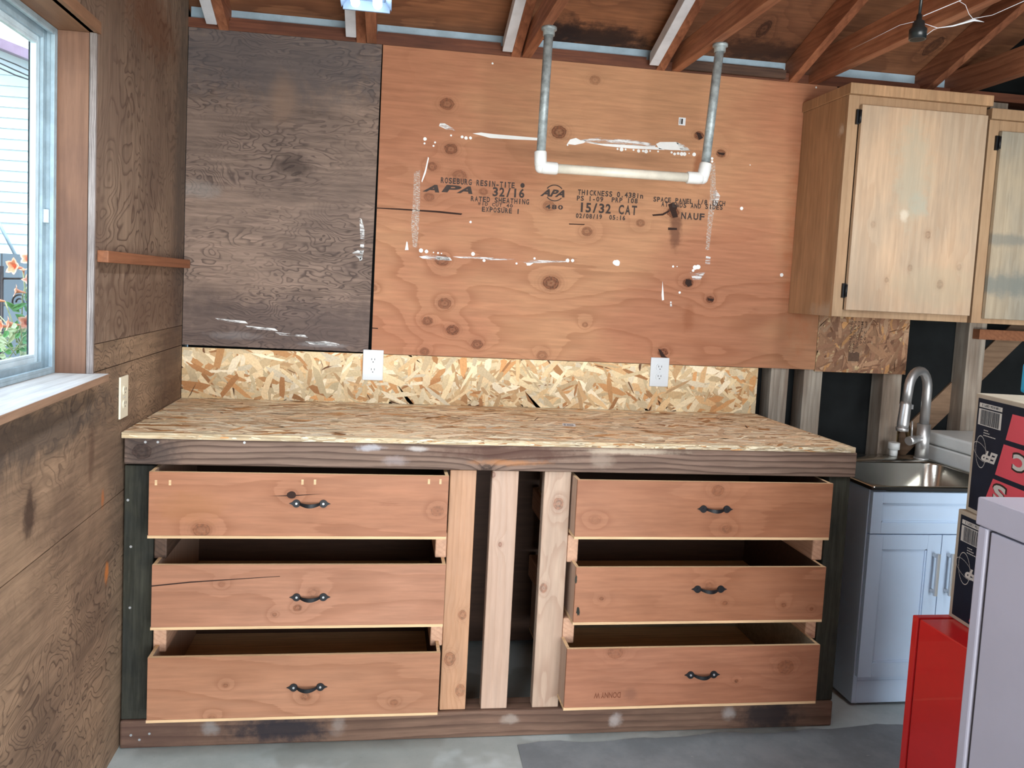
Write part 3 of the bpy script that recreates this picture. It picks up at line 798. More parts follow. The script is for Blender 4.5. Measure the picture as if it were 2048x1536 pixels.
def flakes(bm, O, U, V, N, su, sv, count, pal, tan=.14, drk=.05, lmin=.03, lmax=.13, wmin=.006, wmax=.028, align=None, lift=.0006):
    lay = bm.b.loops.layers.float_color.get('tint') or bm.b.loops.layers.float_color.new('tint')
    O, U, V, N = Vector(O), Vector(U), Vector(V), Vector(N)
    for i in range(count):
        cx, cy = random.uniform(0, su), random.uniform(0, sv)
        L = random.uniform(lmin, lmax) * .5; w = random.uniform(wmin, wmax) * .5
        r = random.random()
        c = random.choice(DARKC) if r < drk else random.choice(TAN) if r < drk + tan else random.choice(pal)
        if r < drk:
            w *= .35; L *= .7
        a = random.gauss(*align) if align else random.uniform(0, math.pi)
        ca, sa = math.cos(a), math.sin(a); pts = []
        for (x, y) in ((-L, -w * random.uniform(.2, 1)), (-L * .3, -w), (L * random.uniform(.5, .9), -w * random.uniform(.6, 1)), (L, w * random.uniform(-.4, .6)), (L * .4, w), (-L * random.uniform(.6, .95), w * random.uniform(.4, 1))):
            px = min(max(cx + x * ca - y * sa, 0), su); py = min(max(cy + x * sa + y * ca, 0), sv)
            pts.append(O + U * px + V * py + N * (lift * (.15 + .85 * i / count)))
        if len({(round(p.x, 4), round(p.y, 4), round(p.z, 4)) for p in pts}) < 6:
            continue
        f = bm.poly(pts, 1)
        k = random.uniform(.86, 1.08); col = s2l([min(255, v * k) for v in c])
        for l in f.loops:
            l[lay] = col


HB = 1.0150
b = BM(); b.box(.002, 2.405, .0, .011, HB + .0005, 1.216, 0)
flakes(b, (.002, 0, HB + .0005), (1, 0, 0), (0, 0, 1), (0, -1, 0), 2.403, .2, 4200, PALE, tan=.12, drk=.03, lmin=.04, lmax=.15, wmin=.008, wmax=.034)
tag(obj('backsplash_board', b, [M['osb_base'], M['strip_ply']], loc=(1.2, .005, HB + .0005), recalc=False), 'Long low backsplash of pale strand board behind the bench top', 'board')
b = BM(); b.box(2.67, 3.106, .0, .011, 1.211, 1.70, 0)
flakes(b, (2.67, 0, 1.211), (1, 0, 0), (0, 0, 1), (0, -1, 0), .436, .489, 900, AGED, tan=.08, drk=.04, align=(1.2, .6))
ob = obj('strand_board_panel', b, [M['osb_base'], M['strip_ply']], loc=(2.89, .005, 1.211), recalc=False)
tag(ob, 'Brown aged strand board panel below the wall cabinet, stamped with print', 'panel')
M['ink'] = plain('faded_print_ink', (92, 68, 52), .8, var=.2, scale=80)
t = BM()
for i, s in enumerate(['SHEATHING', 'RATED 24/16', 'EXPOSURE 1', 'MILL 416', 'PS 2-92']):
    z1 = 1.44; O = Vector((2.82 + i * .017, -.0009, z1))
    text_mesh(t, s, 0, .14 if i < 3 else .10, 0, .012, frame=(O, Vector((0, 0, -1)), Vector((1, 0, 0))))
t.box(2.822, 2.875, -.0009, -.0008, 1.262, 1.30)
tag(obj('printed_stamp', t, M['ink'], ob, recalc=False), 'faded sideways print')

# ------------------------------------------------------------------ outlets
def outlet(name, c, axis, w, h, mat, label):
    """axis: 'y' faces -Y, 'x' faces +X"""
    def P(u, n, v):
        return (c[0] + u, c[1] - n, c[2] + v) if axis == 'y' else (c[0] + n, c[1] + u, c[2] + v)
    r = empty(name, c, label, 'outlet', 'duplex power outlets')
    def bx(bm, u0, u1, n0, n1, v0, v1, m=0):
        a, q = P(u0, n0, v0), P(u1, n1, v1)
        bm.box(min(a[0], q[0]), max(a[0], q[0]), min(a[1], q[1]), max(a[1], q[1]), min(a[2], q[2]), max(a[2], q[2]), m)
    t = BM(); bx(t, -w / 2, w / 2, .0008, .007, -h / 2, h / 2); obj('cover_plate', t, mat, r, bevel=.002)
    for s in (-1, 1):
        t = BM(); zc = s * h * .165; R = .0165
        pts = []
        for k in range(24):
            q = 2 * math.pi * k / 24
            pts.append(P(R * math.cos(q), .0072, zc + max(-.0132, min(.0132, R * math.sin(q)))))
        t.prism(pts, Vector(P(0, .0025, 0)) - Vector(P(0, 0, 0)))
        for u in (-.0062, .0062):
            bx(t, u - .0011, u + .0011, .0095, .0101, zc + .000, zc + .008, 1)
        bx(t, -.002, .002, .0095, .0101, zc - .009, zc - .005, 1)
        obj('socket', t, [mat, M['slot']], r)
    t = BM(); t.tube([P(0, .0068, 0), P(0, .0082, 0)], .003, 10); obj('screw', t, M['screw'], r)
    return r


p = at(746, 730, 1, 0); outlet('power_outlet', (p.x, 0, p.z), 'y', .082, .124, M['plate_w'], 'White duplex outlet on the backsplash below the seam of dark and orange panels')
p = at(1318, 744, 1, 0); outlet('power_outlet', (p.x, 0, p.z), 'y', .082, .124, M['plate_w'], 'White duplex outlet on the backsplash toward its right end')
outlet('power_outlet', (0, -.704, 1.122), 'x', .072, .128, M['plate_i'], 'Ivory duplex outlet on the left wall above the bench corner')

# ------------------------------------------------------------------ workbench
D = .7145
wb = empty('workbench', (1.21, -.35, 0), 'Long wooden workbench with strand board top and six open drawers', 'workbench')
b = BM(); b.prism([(.003, 0, HB - .018), (2.405, 0, HB - .018), (2.424, -D + .006, HB - .018), (.003, -D + .001, HB - .018)], (0, 0, .018))
bmesh.ops.recalc_face_normals(b.b, faces=b.b.faces)
flakes(b, (.004, -D + .006, HB), (1, 0, 0), (0, 1, 0), (0, 0, 1), 2.402, D - .008, 7600, GREY, tan=.11, drk=.09, align=(0, .42), lmin=.05, lmax=.17, wmin=.008, wmax=.032)
flakes(b, (.004, -D + .006, HB - .017), (1, 0, 0), (0, 0, 1), (0, -1, .0), 2.40, .016, 500, [(214, 200, 172), (196, 176, 142), (228, 216, 190)], tan=.1, drk=.12, lmin=.01, lmax=.06, wmin=.002, wmax=.006, align=(0, .1), lift=.006)
obj('worktop', b, [M['osb_edge'], M['strip_ply']], wb, recalc=False)
b = BM(); b.prism([(.008, -.705, .9145), (2.434, -.705, .909), (2.434, -.705, .9968), (.008, -.705, .9968)], (0, .038, 0)); obj('front_beam', b, M['apron'], wb, bevel=.004)
b = BM(); b.box(.006, 2.425, -.70, -.612, .001, .0925); obj('base_beam', b, M['base'], wb, bevel=.006)
for x0, x1 in ((.007, .095), (2.345, 2.425)):
    b = BM(); b.box(x0, x1, -.692, -.654, .093, .908); b2 = obj('post', b, M['post'], wb, bevel=.003); b2['label'] = 'black weathered end post'
for x0, x1, m in ((1.013, 1.1, 'stud2'), (1.152, 1.241, 'stud3'), (1.328, 1.419, 'stud4')):
    b = BM(); b.box(x0, x1, -.688, -.650, .093, .9085); obj('divider_board', b, M[m], wb, bevel=.003)['label'] = 'pale fresh upright board'
b = BM(); b.box(.012, 2.40, -.03, -.018, .02, .99); obj('back_panel', b, M['inner'], wb)
b = BM(); b.box(.006, .018, -.652, -.035, .09, .99); obj('side_panel', b, M['post'], wb)
b = BM(); b.box(2.395, 2.407, -.652, -.035, .09, .99); obj('side_panel', b, M['post'], wb)
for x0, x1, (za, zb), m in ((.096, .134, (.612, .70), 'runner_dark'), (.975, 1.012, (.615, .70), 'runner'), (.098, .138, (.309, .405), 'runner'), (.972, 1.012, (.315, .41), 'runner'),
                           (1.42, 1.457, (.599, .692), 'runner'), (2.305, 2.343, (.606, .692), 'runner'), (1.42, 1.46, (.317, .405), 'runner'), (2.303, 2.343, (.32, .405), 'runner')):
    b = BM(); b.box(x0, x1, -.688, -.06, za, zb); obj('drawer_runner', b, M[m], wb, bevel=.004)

DR = [  # x0, x1, front y, z bottom, z top, colours, knots (px, py, r, dark), handle (px, py), inner
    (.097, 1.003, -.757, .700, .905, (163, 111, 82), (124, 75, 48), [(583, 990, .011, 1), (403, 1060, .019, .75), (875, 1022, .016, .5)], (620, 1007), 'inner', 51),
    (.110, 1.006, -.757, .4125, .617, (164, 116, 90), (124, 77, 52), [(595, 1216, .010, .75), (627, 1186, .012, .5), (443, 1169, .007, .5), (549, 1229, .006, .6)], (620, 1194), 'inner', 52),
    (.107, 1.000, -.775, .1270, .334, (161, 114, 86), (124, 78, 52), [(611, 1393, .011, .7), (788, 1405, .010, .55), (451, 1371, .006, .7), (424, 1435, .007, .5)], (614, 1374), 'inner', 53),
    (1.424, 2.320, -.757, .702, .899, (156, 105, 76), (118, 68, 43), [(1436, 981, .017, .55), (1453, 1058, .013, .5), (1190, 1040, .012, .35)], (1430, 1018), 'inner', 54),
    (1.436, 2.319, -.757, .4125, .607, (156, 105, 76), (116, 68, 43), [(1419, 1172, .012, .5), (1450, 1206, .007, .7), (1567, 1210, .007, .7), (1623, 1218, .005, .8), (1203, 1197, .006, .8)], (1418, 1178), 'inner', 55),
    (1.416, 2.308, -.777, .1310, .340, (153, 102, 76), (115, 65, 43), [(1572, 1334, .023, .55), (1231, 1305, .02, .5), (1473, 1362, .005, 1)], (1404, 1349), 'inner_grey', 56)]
DL = ['top left drawer with an open dark knot', 'middle left drawer', 'bottom left drawer', 'top right drawer', 'middle right drawer', 'bottom right drawer with upside-down lettering']
for (x0, x1, y, z0, z1, cb, cl, kn, hp, inn, sd), lab in zip(DR, DL):
    ks = []
    for (px, py, r, d) in kn:
        q = at(px, py, 1, y); ks.append((q.x, y, q.z, r, d))
    ex = []
    if sd == 51:
        ex = [(.22, y, .8, .12, 1, .06, (160, 108, 66), .35)]
    if sd == 56:
        q = at(1262, 1388, 1, y); ex = [(q.x, y, q.z, .025, 1, .035, (124, 84, 66), .6)]
    fm = wood('drawer_front_wood', cb, cl, freq=13, lin=.6, wob=.5, su=.7, sv=3.0, strength=.42, width=.5, mask=(.25, .7), blotch=[min(255, v + 12) for v in cb], bs=2, blotch_amt=.7, fiber=.16,
              knots=ks, knot_col=(126, 74, 44), rough=.5, seed=sd, extra=ex, bump=.08)
    b = BM()
    yb = -.17
    b.box(x0, x1, y, y + .011, z0 + .009, z1, 0, top=1)
    b.box(x0, x0 + .011, y + .011, yb, z0 + .009, z1 - .001, 3, top=1); b.box(x1 - .011, x1, y + .011, yb, z0 + .009, z1 - .001, 2, top=1)
    b.box(x0 + .011, x1 - .011, yb - .011, yb, z0 + .009, z1 - .001, 2, top=1)
    b.box(x0 - .002, x1 - .001, y - .001, yb, z0, z0 + .0085, 1)
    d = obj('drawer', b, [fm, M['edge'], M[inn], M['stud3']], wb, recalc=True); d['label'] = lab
    # wrought iron pull
    c = at(hp[0], hp[1], 1, y); h = BM(); cc = Vector((c.x, y, c.z))
    for s in (-1, 1):
        e = cc + Vector((s * .041, 0, 0))
        pts = []
        for k in range(21):
            q = math.radians(40 + 280 * k / 20)
            pts.append(e + Vector((-s * .0125 * math.cos(math.pi - q) * -1, 0, .0125 * math.sin(q))))
        # plate: round disc drawn out to a spade point at the outer side
        pts = [e + Vector((s * x, 0, z)) for x, z in ([(.0125 * math.cos(math.radians(a)), .0125 * math.sin(math.radians(a))) for a in range(38, 323, 15)] + [(.0125, -.0045), (.0165, -.0022), (.022, 0), (.0165, .0022), (.0125, .0045)])]
        h.prism([q - Vector((0, .0004, 0)) for q in pts], (0, -.003, 0))
        h.tube([e + Vector((0, -.003, 0)), e + Vector((0, -.0052, 0))], .0036, 10, m=1 if sd not in (54, 55) else 0)
    prev = None; n = 14
    for i in range(n + 1):
        u = i / n; x = -.031 + .062 * u; out = .004 + .015 * math.sin(math.pi * u) ** .7; dz = -.0035 * math.sin(math.pi * u); hw = .0042 + .002 * math.sin(math.pi * u)
        q = cc + Vector((x, -out, dz)); ring = [q + Vector((0, 0, hw)), q + Vector((0, -.0025, hw)), q + Vector((0, -.0025, -hw)), q + Vector((0, 0, -hw))]
        if prev:
            h.hexa(prev + ring)
        prev = ring
    obj('handle', h, [M['black_iron'], M['screw']], d)['label'] = 'black wrought iron pull'
    if sd == 51:
        t = BM()
        for px, py in ((312, 964), (340, 964), (605, 963), (630, 963), (858, 962), (881, 962)):
            q = at(px, py, 1, y); t.box(q.x - .0035, q.x + .0035, y - .0004, y + .001, q.z - .010, q.z + .006)
        each('staple_gouge', t, M['edge'], d)
        q = at(583, 990, 1, y); t = BM(); t.poly(disc_pts(q.x, q.z, .014, .0115, y - .0005, jit=.05)); t.poly([(q.x - .07, y - .0004, q.z - .004), (q.x, y - .0004, q.z), (q.x + .1, y - .0004, q.z + .005), (q.x, y - .0004, q.z - .004)])
        obj('open_knot', t, M['crack'], d, recalc=False)
    if sd == 52:
        t = BM(); q = [at(a, c_, 1, y) for a, c_ in ((302, 1171), (380, 1163), (560, 1152), (560, 1153), (380, 1165.5), (302, 1173.5))]
        t.poly([(v.x, y - .0004, v.z) for v in q]); obj('wood_split', t, M['crack'], d, recalc=False)
    if sd == 56:
        t = BM(); p, q = at(1188, 1391, 1, y), at(1241, 1391, 1, y)
        text_mesh(t, 'DONNY W', p.x, q.x, p.z - .010, p.z + .010, y=y - .0006, rot=True)
        M['burn'] = plain('burnt_lettering', (110, 60, 36), .8, var=.1)
        obj('burnt_lettering', t, M['burn'], d, recalc=False)
    if sd == 55:
        t = BM()
        for px, py, w_, h_ in ((1156, 1222, .006, .017), (1152, 1158, .003, .016)):
            q = at(px, py, 1, y); t.poly(disc_pts(q.x, q.z, w_, h_, y - .0004, jit=.35))
        each('dark_stain', t, M['post'], d)
# screw heads on the beams
for px, py, yy in ((291, 884, -.705), (316, 884, -.705), (489, 885, -.705), (262, 1470, -.70), (299, 1467, -.70), (279, 1479, -.70), (260, 1215, -.692), (262, 1093, -.692), (256, 1000, -.692)):
    q = at(px, py, 1, yy); t = BM(); t.tube([(q.x, yy, q.z), (q.x, yy - .002, q.z)], .004, 10); obj('screw_head', t, M['screw'], wb)
q = at(1138, 850, 2, HB)
t = BM(); O = Vector((q.x, q.y, HB + .0008)); a = math.radians(-12); R = Vector((math.cos(a), math.sin(a), 0)); U = Vector((-math.sin(a), math.cos(a), 0))
t.poly([O + R * x + U * y for x, y in ((-.024, -.028), (.024, -.028), (.024, .028), (-.024, .028))])
for i in range(9):
    x = -.008 + i * .0028; t.poly([O + R * u + U * v + Vector((0, 0, .0003)) for u, v in ((x, -.02), (x + .0015, -.02), (x + .0015, .01), (x, .01))], 1)
for j in range(3):
    t.poly([O + R * u + U * v + Vector((0, 0, .0003)) for u, v in ((-.02, -.018 + j * .012), (-.012, -.018 + j * .012), (-.012, -.012 + j * .012), (-.02, -.012 + j * .012))], 1)
tag(obj('paper_label', t, [M['tag'], M['slot']], wb, recalc=False), 'white barcode label on the worktop')

# ------------------------------------------------------------------ window and left wall things
b = BM(); b.box(-.152, -.0135, Y1, Y1 + .019, 1.223, ZH - .001); struct('trim_3', b, M['jamb'])
b = BM(); b.box(-.152, -.001, YF, Y1 + .019, ZH, ZH + .019); b.box(0, .012, YF, Y1 + .012, ZH, ZH + .03); struct('trim_4', b, M['head'])
b = BM(); b.box(-.0105, .006, Y1 - .003, Y1 + .001, 1.2235, ZH - .002); b.box(.0005, .006, Y1, Y1 + .006, 1.2235, ZH - .002); struct('trim_5', b, M['edge_grey'])
b = BM(); b.prism([(-.152, Y1 - .001, 1.203), (-.001, Y1 - .001, 1.203), (-.001, -.949, 1.203), (.042, -.949, 1.203), (.10, YF, 1.203), (-.152, YF, 1.203)], (0, 0, .020))
o = struct('trim_6', b, [M['sill'], M['sill_edge']], bevel=.002)
for f in o.data.polygons:
    if abs(f.normal.z) < .5:
        f.material_index = 1
win = BM()
ya, yb = Y1 - .001, YF + .001; za, zb = 1.2235, ZH - .001


def frame_rect(bm, x0, x1, y0, y1, z0, z1, w, m=0):
    """rectangular frame in a plane x = const, y1 > y0"""
    bm.box(x0, x1, y1 - w, y1, z0, z1, m); bm.box(x0, x1, y0, y0 + w, z0, z1, m)
    bm.box(x0, x1, y0 + w, y1 - w, z1 - w, z1, m); bm.box(x0, x1, y0 + w, y1 - w, z0, z0 + w, m)


wn = bpy.data.objects.new('window_1', None); COL.objects.link(wn); wn.location = (-.12, -1.7, 1.22); wn['kind'] = 'structure'
frame_rect(win, -.152, -.09, yb, ya, za, zb, .010); frame_rect(win, -.10, -.09, yb + .010, ya - .010, za + .01, zb - .01, .008)
frame_rect(win, -.120, -.112, yb + .010, ya - .010, za + .01, zb - .01, .022)
obj('window_frame', win, M['alu_d'], wn, bevel=.001)
t = BM(); frame_rect(t, -.1385, -.121, yb + .011, ya - .011, za + .011, zb - .011, .034); frame_rect(t, -.133, -.1205, yb + .045, ya - .045, za + .045, zb - .045, .008)
t.box(-.1385, -.118, -1.74, -1.70, za + .02, zb - .02)
obj('sash', t, M['alu'], wn, bevel=.0015)
t = BM(); t.box(-.112, -.1, ya - .026, ya - .018, 1.62, 1.655); obj('latch', t, M['alu'], wn, bevel=.001)
gm = NT('window_glass'); tr = gm.t.nodes.new('ShaderNodeBsdfTransparent'); gl = gm.t.nodes.new('ShaderNodeBsdfGlossy'); gl.inputs['Roughness'].default_value = .02
mx = gm.t.nodes.new('ShaderNodeMixShader'); mx.inputs[0].default_value = .06
gm.t.links.new(tr.outputs[0], mx.inputs[1]); gm.t.links.new(gl.outputs[0], mx.inputs[2]); gm.t.links.new(mx.outputs[0], gm.out.inputs['Surface'])
t = BM(); t.box(-.131, -.127, yb + .04, ya - .04, za + .04, zb - .04); obj('glass_pane', t, gm.m, wn)

b = BM(); p, q = at(194, 500, 0, .0005), at(372, 515, 0, .03); p2 = at(194, 524, 0, .0005)
b.box(.0005, .03, p.y, -.02, p2.z, p.z); tag(obj('wall_batten', b, M['batten'], bevel=.002), 'Short reddish brown batten fixed level on the left wall', 'batten')

# ------------------------------------------------------------------ hanging pipe bracket
br = empty('pipe_bracket', (1.6, -.385, 1.9), 'Hanging U-shaped bracket of two steel pipes and a white plastic crossbar', 'bracket')
YP = -.385


def pj(px, py):
    return at(px, py, 1, YP)


a0, a1 = pj(1098, 62), pj(1081, 318); c0_, c1 = pj(1440, 97), pj(1410, 335)
for (A, B_) in ((a0, a1), (c0_, c1)):
    A = Vector((A.x, A.y, 2.4415)); t = BM(); t.tube([A, B_], .0165, 18); o = obj('steel_pipe', t, M['galv'], br)
    t = BM(); t.tube([(A.x, A.y, 2.4414), (A.x, A.y, 2.432), (A.x, A.y, 2.43), (A.x, A.y, 2.412)], [.028, .028, .021, .021], 18); obj('pipe_flange', t, M['galv'], o)
e0, e1 = pj(1081, 335), pj(1405, 357)
for e, top, s in ((e0, a1, 1), (e1, c1, -1)):
    dx = (e1 - e0).normalized() * s
    t = BM(); up_ = (top - e).normalized()
    t.tube([e + up_ * .058, e + up_ * .054, e + up_ * .016, e + up_ * .016 - up_ * .016], [.0205, .0225, .0225, .0205], 20)
    t.tube([e, e + dx * .016, e + dx * .058, e + dx * .062], [.0205, .0225, .0225, .0205], 20); t.ball(e, .0212)
    obj('elbow', t, M['pvc'], br)['label'] = 'white plastic elbow'
t = BM(); dx = (e1 - e0).normalized(); t.tube([e0 + dx * .05, e1 - dx * .05], .0172, 18); obj('crossbar', t, M['pvc_pipe'], br)['label'] = 'cream plastic pipe'
t = BM(); t.tube([c1 + Vector((0, 0, .018)), c1 + Vector((0, 0, .004))], .0185, 16); obj('tape_wrap', t, M['black_tape'], br)

# ------------------------------------------------------------------ tube lights
def fixture(x, y0, y1, z, label):
    r = empty('tube_light', (x, y0, z), label, 'light', 'ceiling tube lights')
    t = BM(); t.prism([(x - .048, y0, z), (x + .048, y0, z), (x + .034, y0, z + .04), (x - .034, y0, z + .04)], (0, y1 - y0, 0))
    for k in (-1, 1):
        t.prism([(x + k * .0485, y0, z + .002), (x + k * .0485, y0, z + .006), (x + k * .066, y0, z - .018), (x + k * .066, y0, z - .022)], (0, y1 - y0, 0))
    t.box(x - .062, x + .062, y0 - .0005, y0 + .006, z - .026, z + .004); t.box(x - .062, x + .062, y1 - .006, y1, z - .026, z + .004)
    obj('housing', t, M['tray'], r, bevel=.001)
    for k in (-1, 1):
        t = BM(); t.tube([(x + k * .029, y0 - .02, z - .014), (x + k * .029, y1 + .02, z - .014)], .012, 14)
        obj('led_tube', t, M['tube'], r)
    area('tube_glow', (x, (y0 + y1) / 2, z - .04), (0, 0, 0), .10, abs(y1 - y0), 15, (.93, .97, 1.0))
    t = BM()
    for yy in (y0 - .15, y1 + .15):
        t.tube([(x, yy, z + .045), (x, yy, 2.60)], .0025, 6)
    obj('hanger_wire', t, M['galv'], r)
    return r


fixture(.70, -1.02, -2.2, 2.252, 'Lit white twin tube light hanging at the top edge, nearest the left wall')
fixture(2.69, -1.25, -2.4, 2.30, 'Lit white tube light whose end just shows at the top right corner')

# hanging cord and cobweb
pc = at(1836, 62, 1, -1.1)
r = empty('hanging_plug', (pc.x, pc.y, pc.z), 'Black cable connector hanging from the rafters at top right', 'plug')
t = BM(); t.tube([(pc.x, pc.y, pc.z - .024), (pc.x, pc.y, pc.z + .004), (pc.x, pc.y, pc.z + .010), (pc.x, pc.y, pc.z + .026), (pc.x, pc.y, pc.z + .03), (pc.x, pc.y, pc.z + .045)], [.0225, .0235, .017, .015, .008, .007], 18)
t.tube([(pc.x, pc.y, pc.z - .0245), (pc.x, pc.y, pc.z - .02)], .019, 16, m=1); obj('connector', t, [M['cord'], M['slot']], r)
t = BM(); t.tube([(pc.x, pc.y, pc.z + .044), (pc.x + .003, pc.y, pc.z + .12), (pc.x + .008, pc.y + .01, pc.z + .25), (pc.x + .01, pc.y + .02, 2.93)], .0042, 8); obj('cable', t, M['cord'], r)


def P11(px, py, y=-1.1):
    return at(px, py, 1, y)


t = BM()
K = [(1846, 32), (1918, 2), (1960, -20)]
t.tube([P11(*k) for k in K], .0011, 5)
t.tube([P11(1918, 2), P11(1931, 10), P11(1938, 28), P11(1948, 40)], .0008, 5)
t.tube([P11(1848, 47), P11(1875, 56), P11(1905, 52), P11(1948, 40), P11(1968, 44)], [.0008, .0010, .0022, .0035, .0006], 6)
t.tube([P11(1853, 70), P11(1866, 60), P11(1875, 56)], .0008, 5)
t.tube([P11(1905, 52), P11(1948, 37), P11(1985, 30), P11(2048, 2, -1.2)], .0009, 5)
t.tube([P11(1843, 40), P11(1800, 50), P11(1700, 100, -.9)], .0005, 5)
tag(obj('cobweb', t, M['web']), 'Pale cobweb strands strung from the hanging connector to the beams', 'cobweb', kind='stuff')

# ------------------------------------------------------------------ wall cabinets
def wall_cabinet(x0, x1, z0, z1, dx0, dx1, dz0, dz1, yf, dm, label, hinges):
    r = empty('wall_cabinet', ((x0 + x1) / 2, yf / 2, z0), label, 'cabinet', 'old plywood wall cabinets')
    t = BM()
    t.box(x0, x0 + .018, yf + .019, -.001, z0, z1, 1); t.box(x1 - .018, x1, yf + .019, -.001, z0, z1, 1)
    t.box(x0 + .018, x1 - .018, yf + .019, -.001, z0 + .01, z0 + .028); t.box(x0 + .018, x1 - .018, yf + .019, -.001, z1 - .02, z1)
    t.box(x0 + .018, x1 - .018, -.012, -.001, z0 + .028, z1 - .02)
    # face frame
    t.box(x0, x0 + .045, yf, yf + .019, z0, z1); t.box(x1 - .03, x1, yf, yf + .019, z0, z1)
    t.box(x0 + .045, x1 - .03, yf, yf + .019, z1 - .055, z1); t.box(x0 + .045, x1 - .03, yf, yf + .019, z0, z0 + .03)
    obj('carcass', t, [M['cab'], M['cab_side']], r, bevel=.0015)
    t = BM(); t.box(x0 - .006, x1 + .014, yf - .016, -.0005, z1 + .0005, z1 + .042); obj('top_board', t, M['cab_side'] if label.startswith('Pale') else M['cab'], r, bevel=.002)
    t = BM(); t.box(dx0, dx1, yf - .020, yf - .002, dz0, dz1); o = obj('door', t, dm, r, bevel=.002)
    for z in hinges:
        t = BM(); t.box(dx0 - .014, dx0 - .0005, yf - .010, yf - .0005, z - .028, z + .028); t.tube([(dx0 - .003, yf - .016, z - .024), (dx0 - .003, yf - .016, z + .024)], .0045, 8)
        obj('hinge', t, M['black_iron'], o)
    return r


wall_cabinet(2.522, 3.112, 1.462, 2.318, 2.568, 3.105, 1.490, 2.280, -.335, M['cab_door'], 'Pale tan plywood wall cabinet right of the orange panel', (2.235, 1.565))
wall_cabinet(3.130, 3.75, 1.462, 2.270, 3.172, 3.74, 1.482, 2.225, -.335, M['cab_door2'], 'Greyer stained wall cabinet cut off by the right edge', (2.18,))

# ------------------------------------------------------------------ sink cabinet
sx0, sx1, sy0, sy1, sz = 2.582, 3.182, -.575, -.02, .835
r = empty('sink_cabinet', ((sx0 + sx1) / 2, -.3, 0), 'White shaker sink cabinet with a stainless basin, right of the bench', 'cabinet')
t = BM(); t.box(sx0, sx0 + .016, sy0, sy1, .012, sz); t.box(sx1 - .016, sx1, sy0, sy1, .012, sz); t.box(sx0 + .016, sx1 - .016, sy0, sy0 + .016, .012, .10)
t.box(sx0 + .016, sx1 - .016, sy0, sy0 + .016, .10, .12); t.box(sx0 + .016, sx1 - .016, sy1 - .012, sy1, .012, sz); t.box(sx0 + .016, sx1 - .016, sy0 + .003, sy0 + .016, .12, .835)
t.box(sx0 + .016, sx1 - .016, sy0 + .016, sy1 - .012, .10, .115)
obj('carcass', t, M['white_cab'], r, bevel=.0015)
t = BM()
for x in (sx0 + .03, sx1 - .03):
    for y in (sy0 + .03, sy1 - .03):
        t = BM(); t.tube([(x, y, .0005), (x, y, .014)], .012, 10); obj('foot', t, M['pvc'], r)


def shaker(bm, x0, x1, z0, z1, y, w=.045, th=.017):
    bm.box(x0, x1, y + .008, y + th, z0, z1)
    bm.box(x0, x0 + w, y, y + .008, z0, z1); bm.box(x1 - w, x1, y, y + .008, z0, z1)
    bm.box(x0 + w, x1 - w, y, y + .008, z1 - w, z1); bm.box(x0 + w, x1 - w, y, y + .008, z0, z0 + w)
    bm.box(x0 + w, x0 + w + .006, y + .004, y + .008, z0 + w, z1 - w); bm.box(x1 - w - .006, x1 - w, y + .004, y + .008, z0 + w, z1 - w)
    bm.box(x0 + w, x1 - w, y + .004, y + .008, z1 - w - .006, z1 - w); bm.box(x0 + w, x1 - w, y + .004, y + .008, z0 + w, z0 + w + .006)


fy = sy0 - .018
t = BM(); shaker(t, sx0 + .004, sx1 - .004, .672, .829, fy, .042); obj('false_drawer_front', t, M['white_cab'], r, bevel=.001)
xm = (sx0 + sx1) / 2
for x0, x1, hx in ((sx0 + .004, xm - .0015, xm - .030), (xm + .0015, sx1 - .004, xm + .030)):
    t = BM(); shaker(t, x0, x1, .122, .668, fy, .055); o = obj('door', t, M['white_cab'], r, bevel=.001)
    t = BM(); t.box(hx - .006, hx + .006, fy - .032, fy - .022, .445, .605)
    for z in (.452, .588):
        t.box(hx - .006, hx + .006, fy - .022, fy - .0005, z, z + .012)
    obj('handle', t, M['chrome'], o, bevel=.001)['label'] = 'flat brushed nickel bar pull'
# stainless top with basin
t = BM()
bx0, bx1, by0, by1 = sx0 + .014, sx1 - .014, sy0 - .004, sy1 - .135
zt = .852
ring_o, ring_i = [], []
n = 48


def rr(x0, x1, y0, y1, rad, z):
    pts = []
    for cx, cy, a in ((x1 - rad, y1 - rad, 0), (x0 + rad, y1 - rad, 90), (x0 + rad, y0 + rad, 180), (x1 - rad, y0 + rad, 270)):
        for k in range(9):
            q = math.radians(a + 90 * k / 8); pts.append((cx + rad * math.cos(q), cy + rad * math.sin(q), z))
    return pts


loops = [rr(sx0 - .006, sx1 + .006, sy0 - .024, sy1, .012, sz + .002), rr(sx0 - .006, sx1 + .006, sy0 - .024, sy1, .012, zt - .003), rr(sx0 - .001, sx1 + .001, sy0 - .018, sy1 - .006, .012, zt),
         rr(bx0, bx1, by0, by1, .07, zt - .002), rr(bx0 + .004, bx1 - .004, by0 + .004, by1 - .004, .068, zt - .01), rr(bx0 + .012, bx1 - .012, by0 + .012, by1 - .012, .065, zt - .20), rr(bx0 + .06, bx1 - .06, by0 + .06, by1 - .06, .04, zt - .225),
         rr(bx0 + .2, bx1 - .2, by0 + .15, by1 - .15, .02, zt - .23)]
vl = [[t.b.verts.new(p) for p in L] for L in loops]
for A, B_ in zip(vl, vl[1:]):
    for k in range(len(A)):
        f = t.b.faces.new((A[k], A[(k + 1) % len(A)], B_[(k + 1) % len(A)], B_[k])); f.smooth = True
t.b.faces.new(vl[-1])
o = obj('sink_basin', t, M['steel'], r, recalc=True)
t = BM(); lp = rr(sx0 - .007, sx1 + .007, sy0 - .025, sy1 + .001, .012, sz + .0125)
v0 = [t.b.verts.new(p) for p in lp]; v1 = [t.b.verts.new((p[0], p[1], sz + .002)) for p in lp]
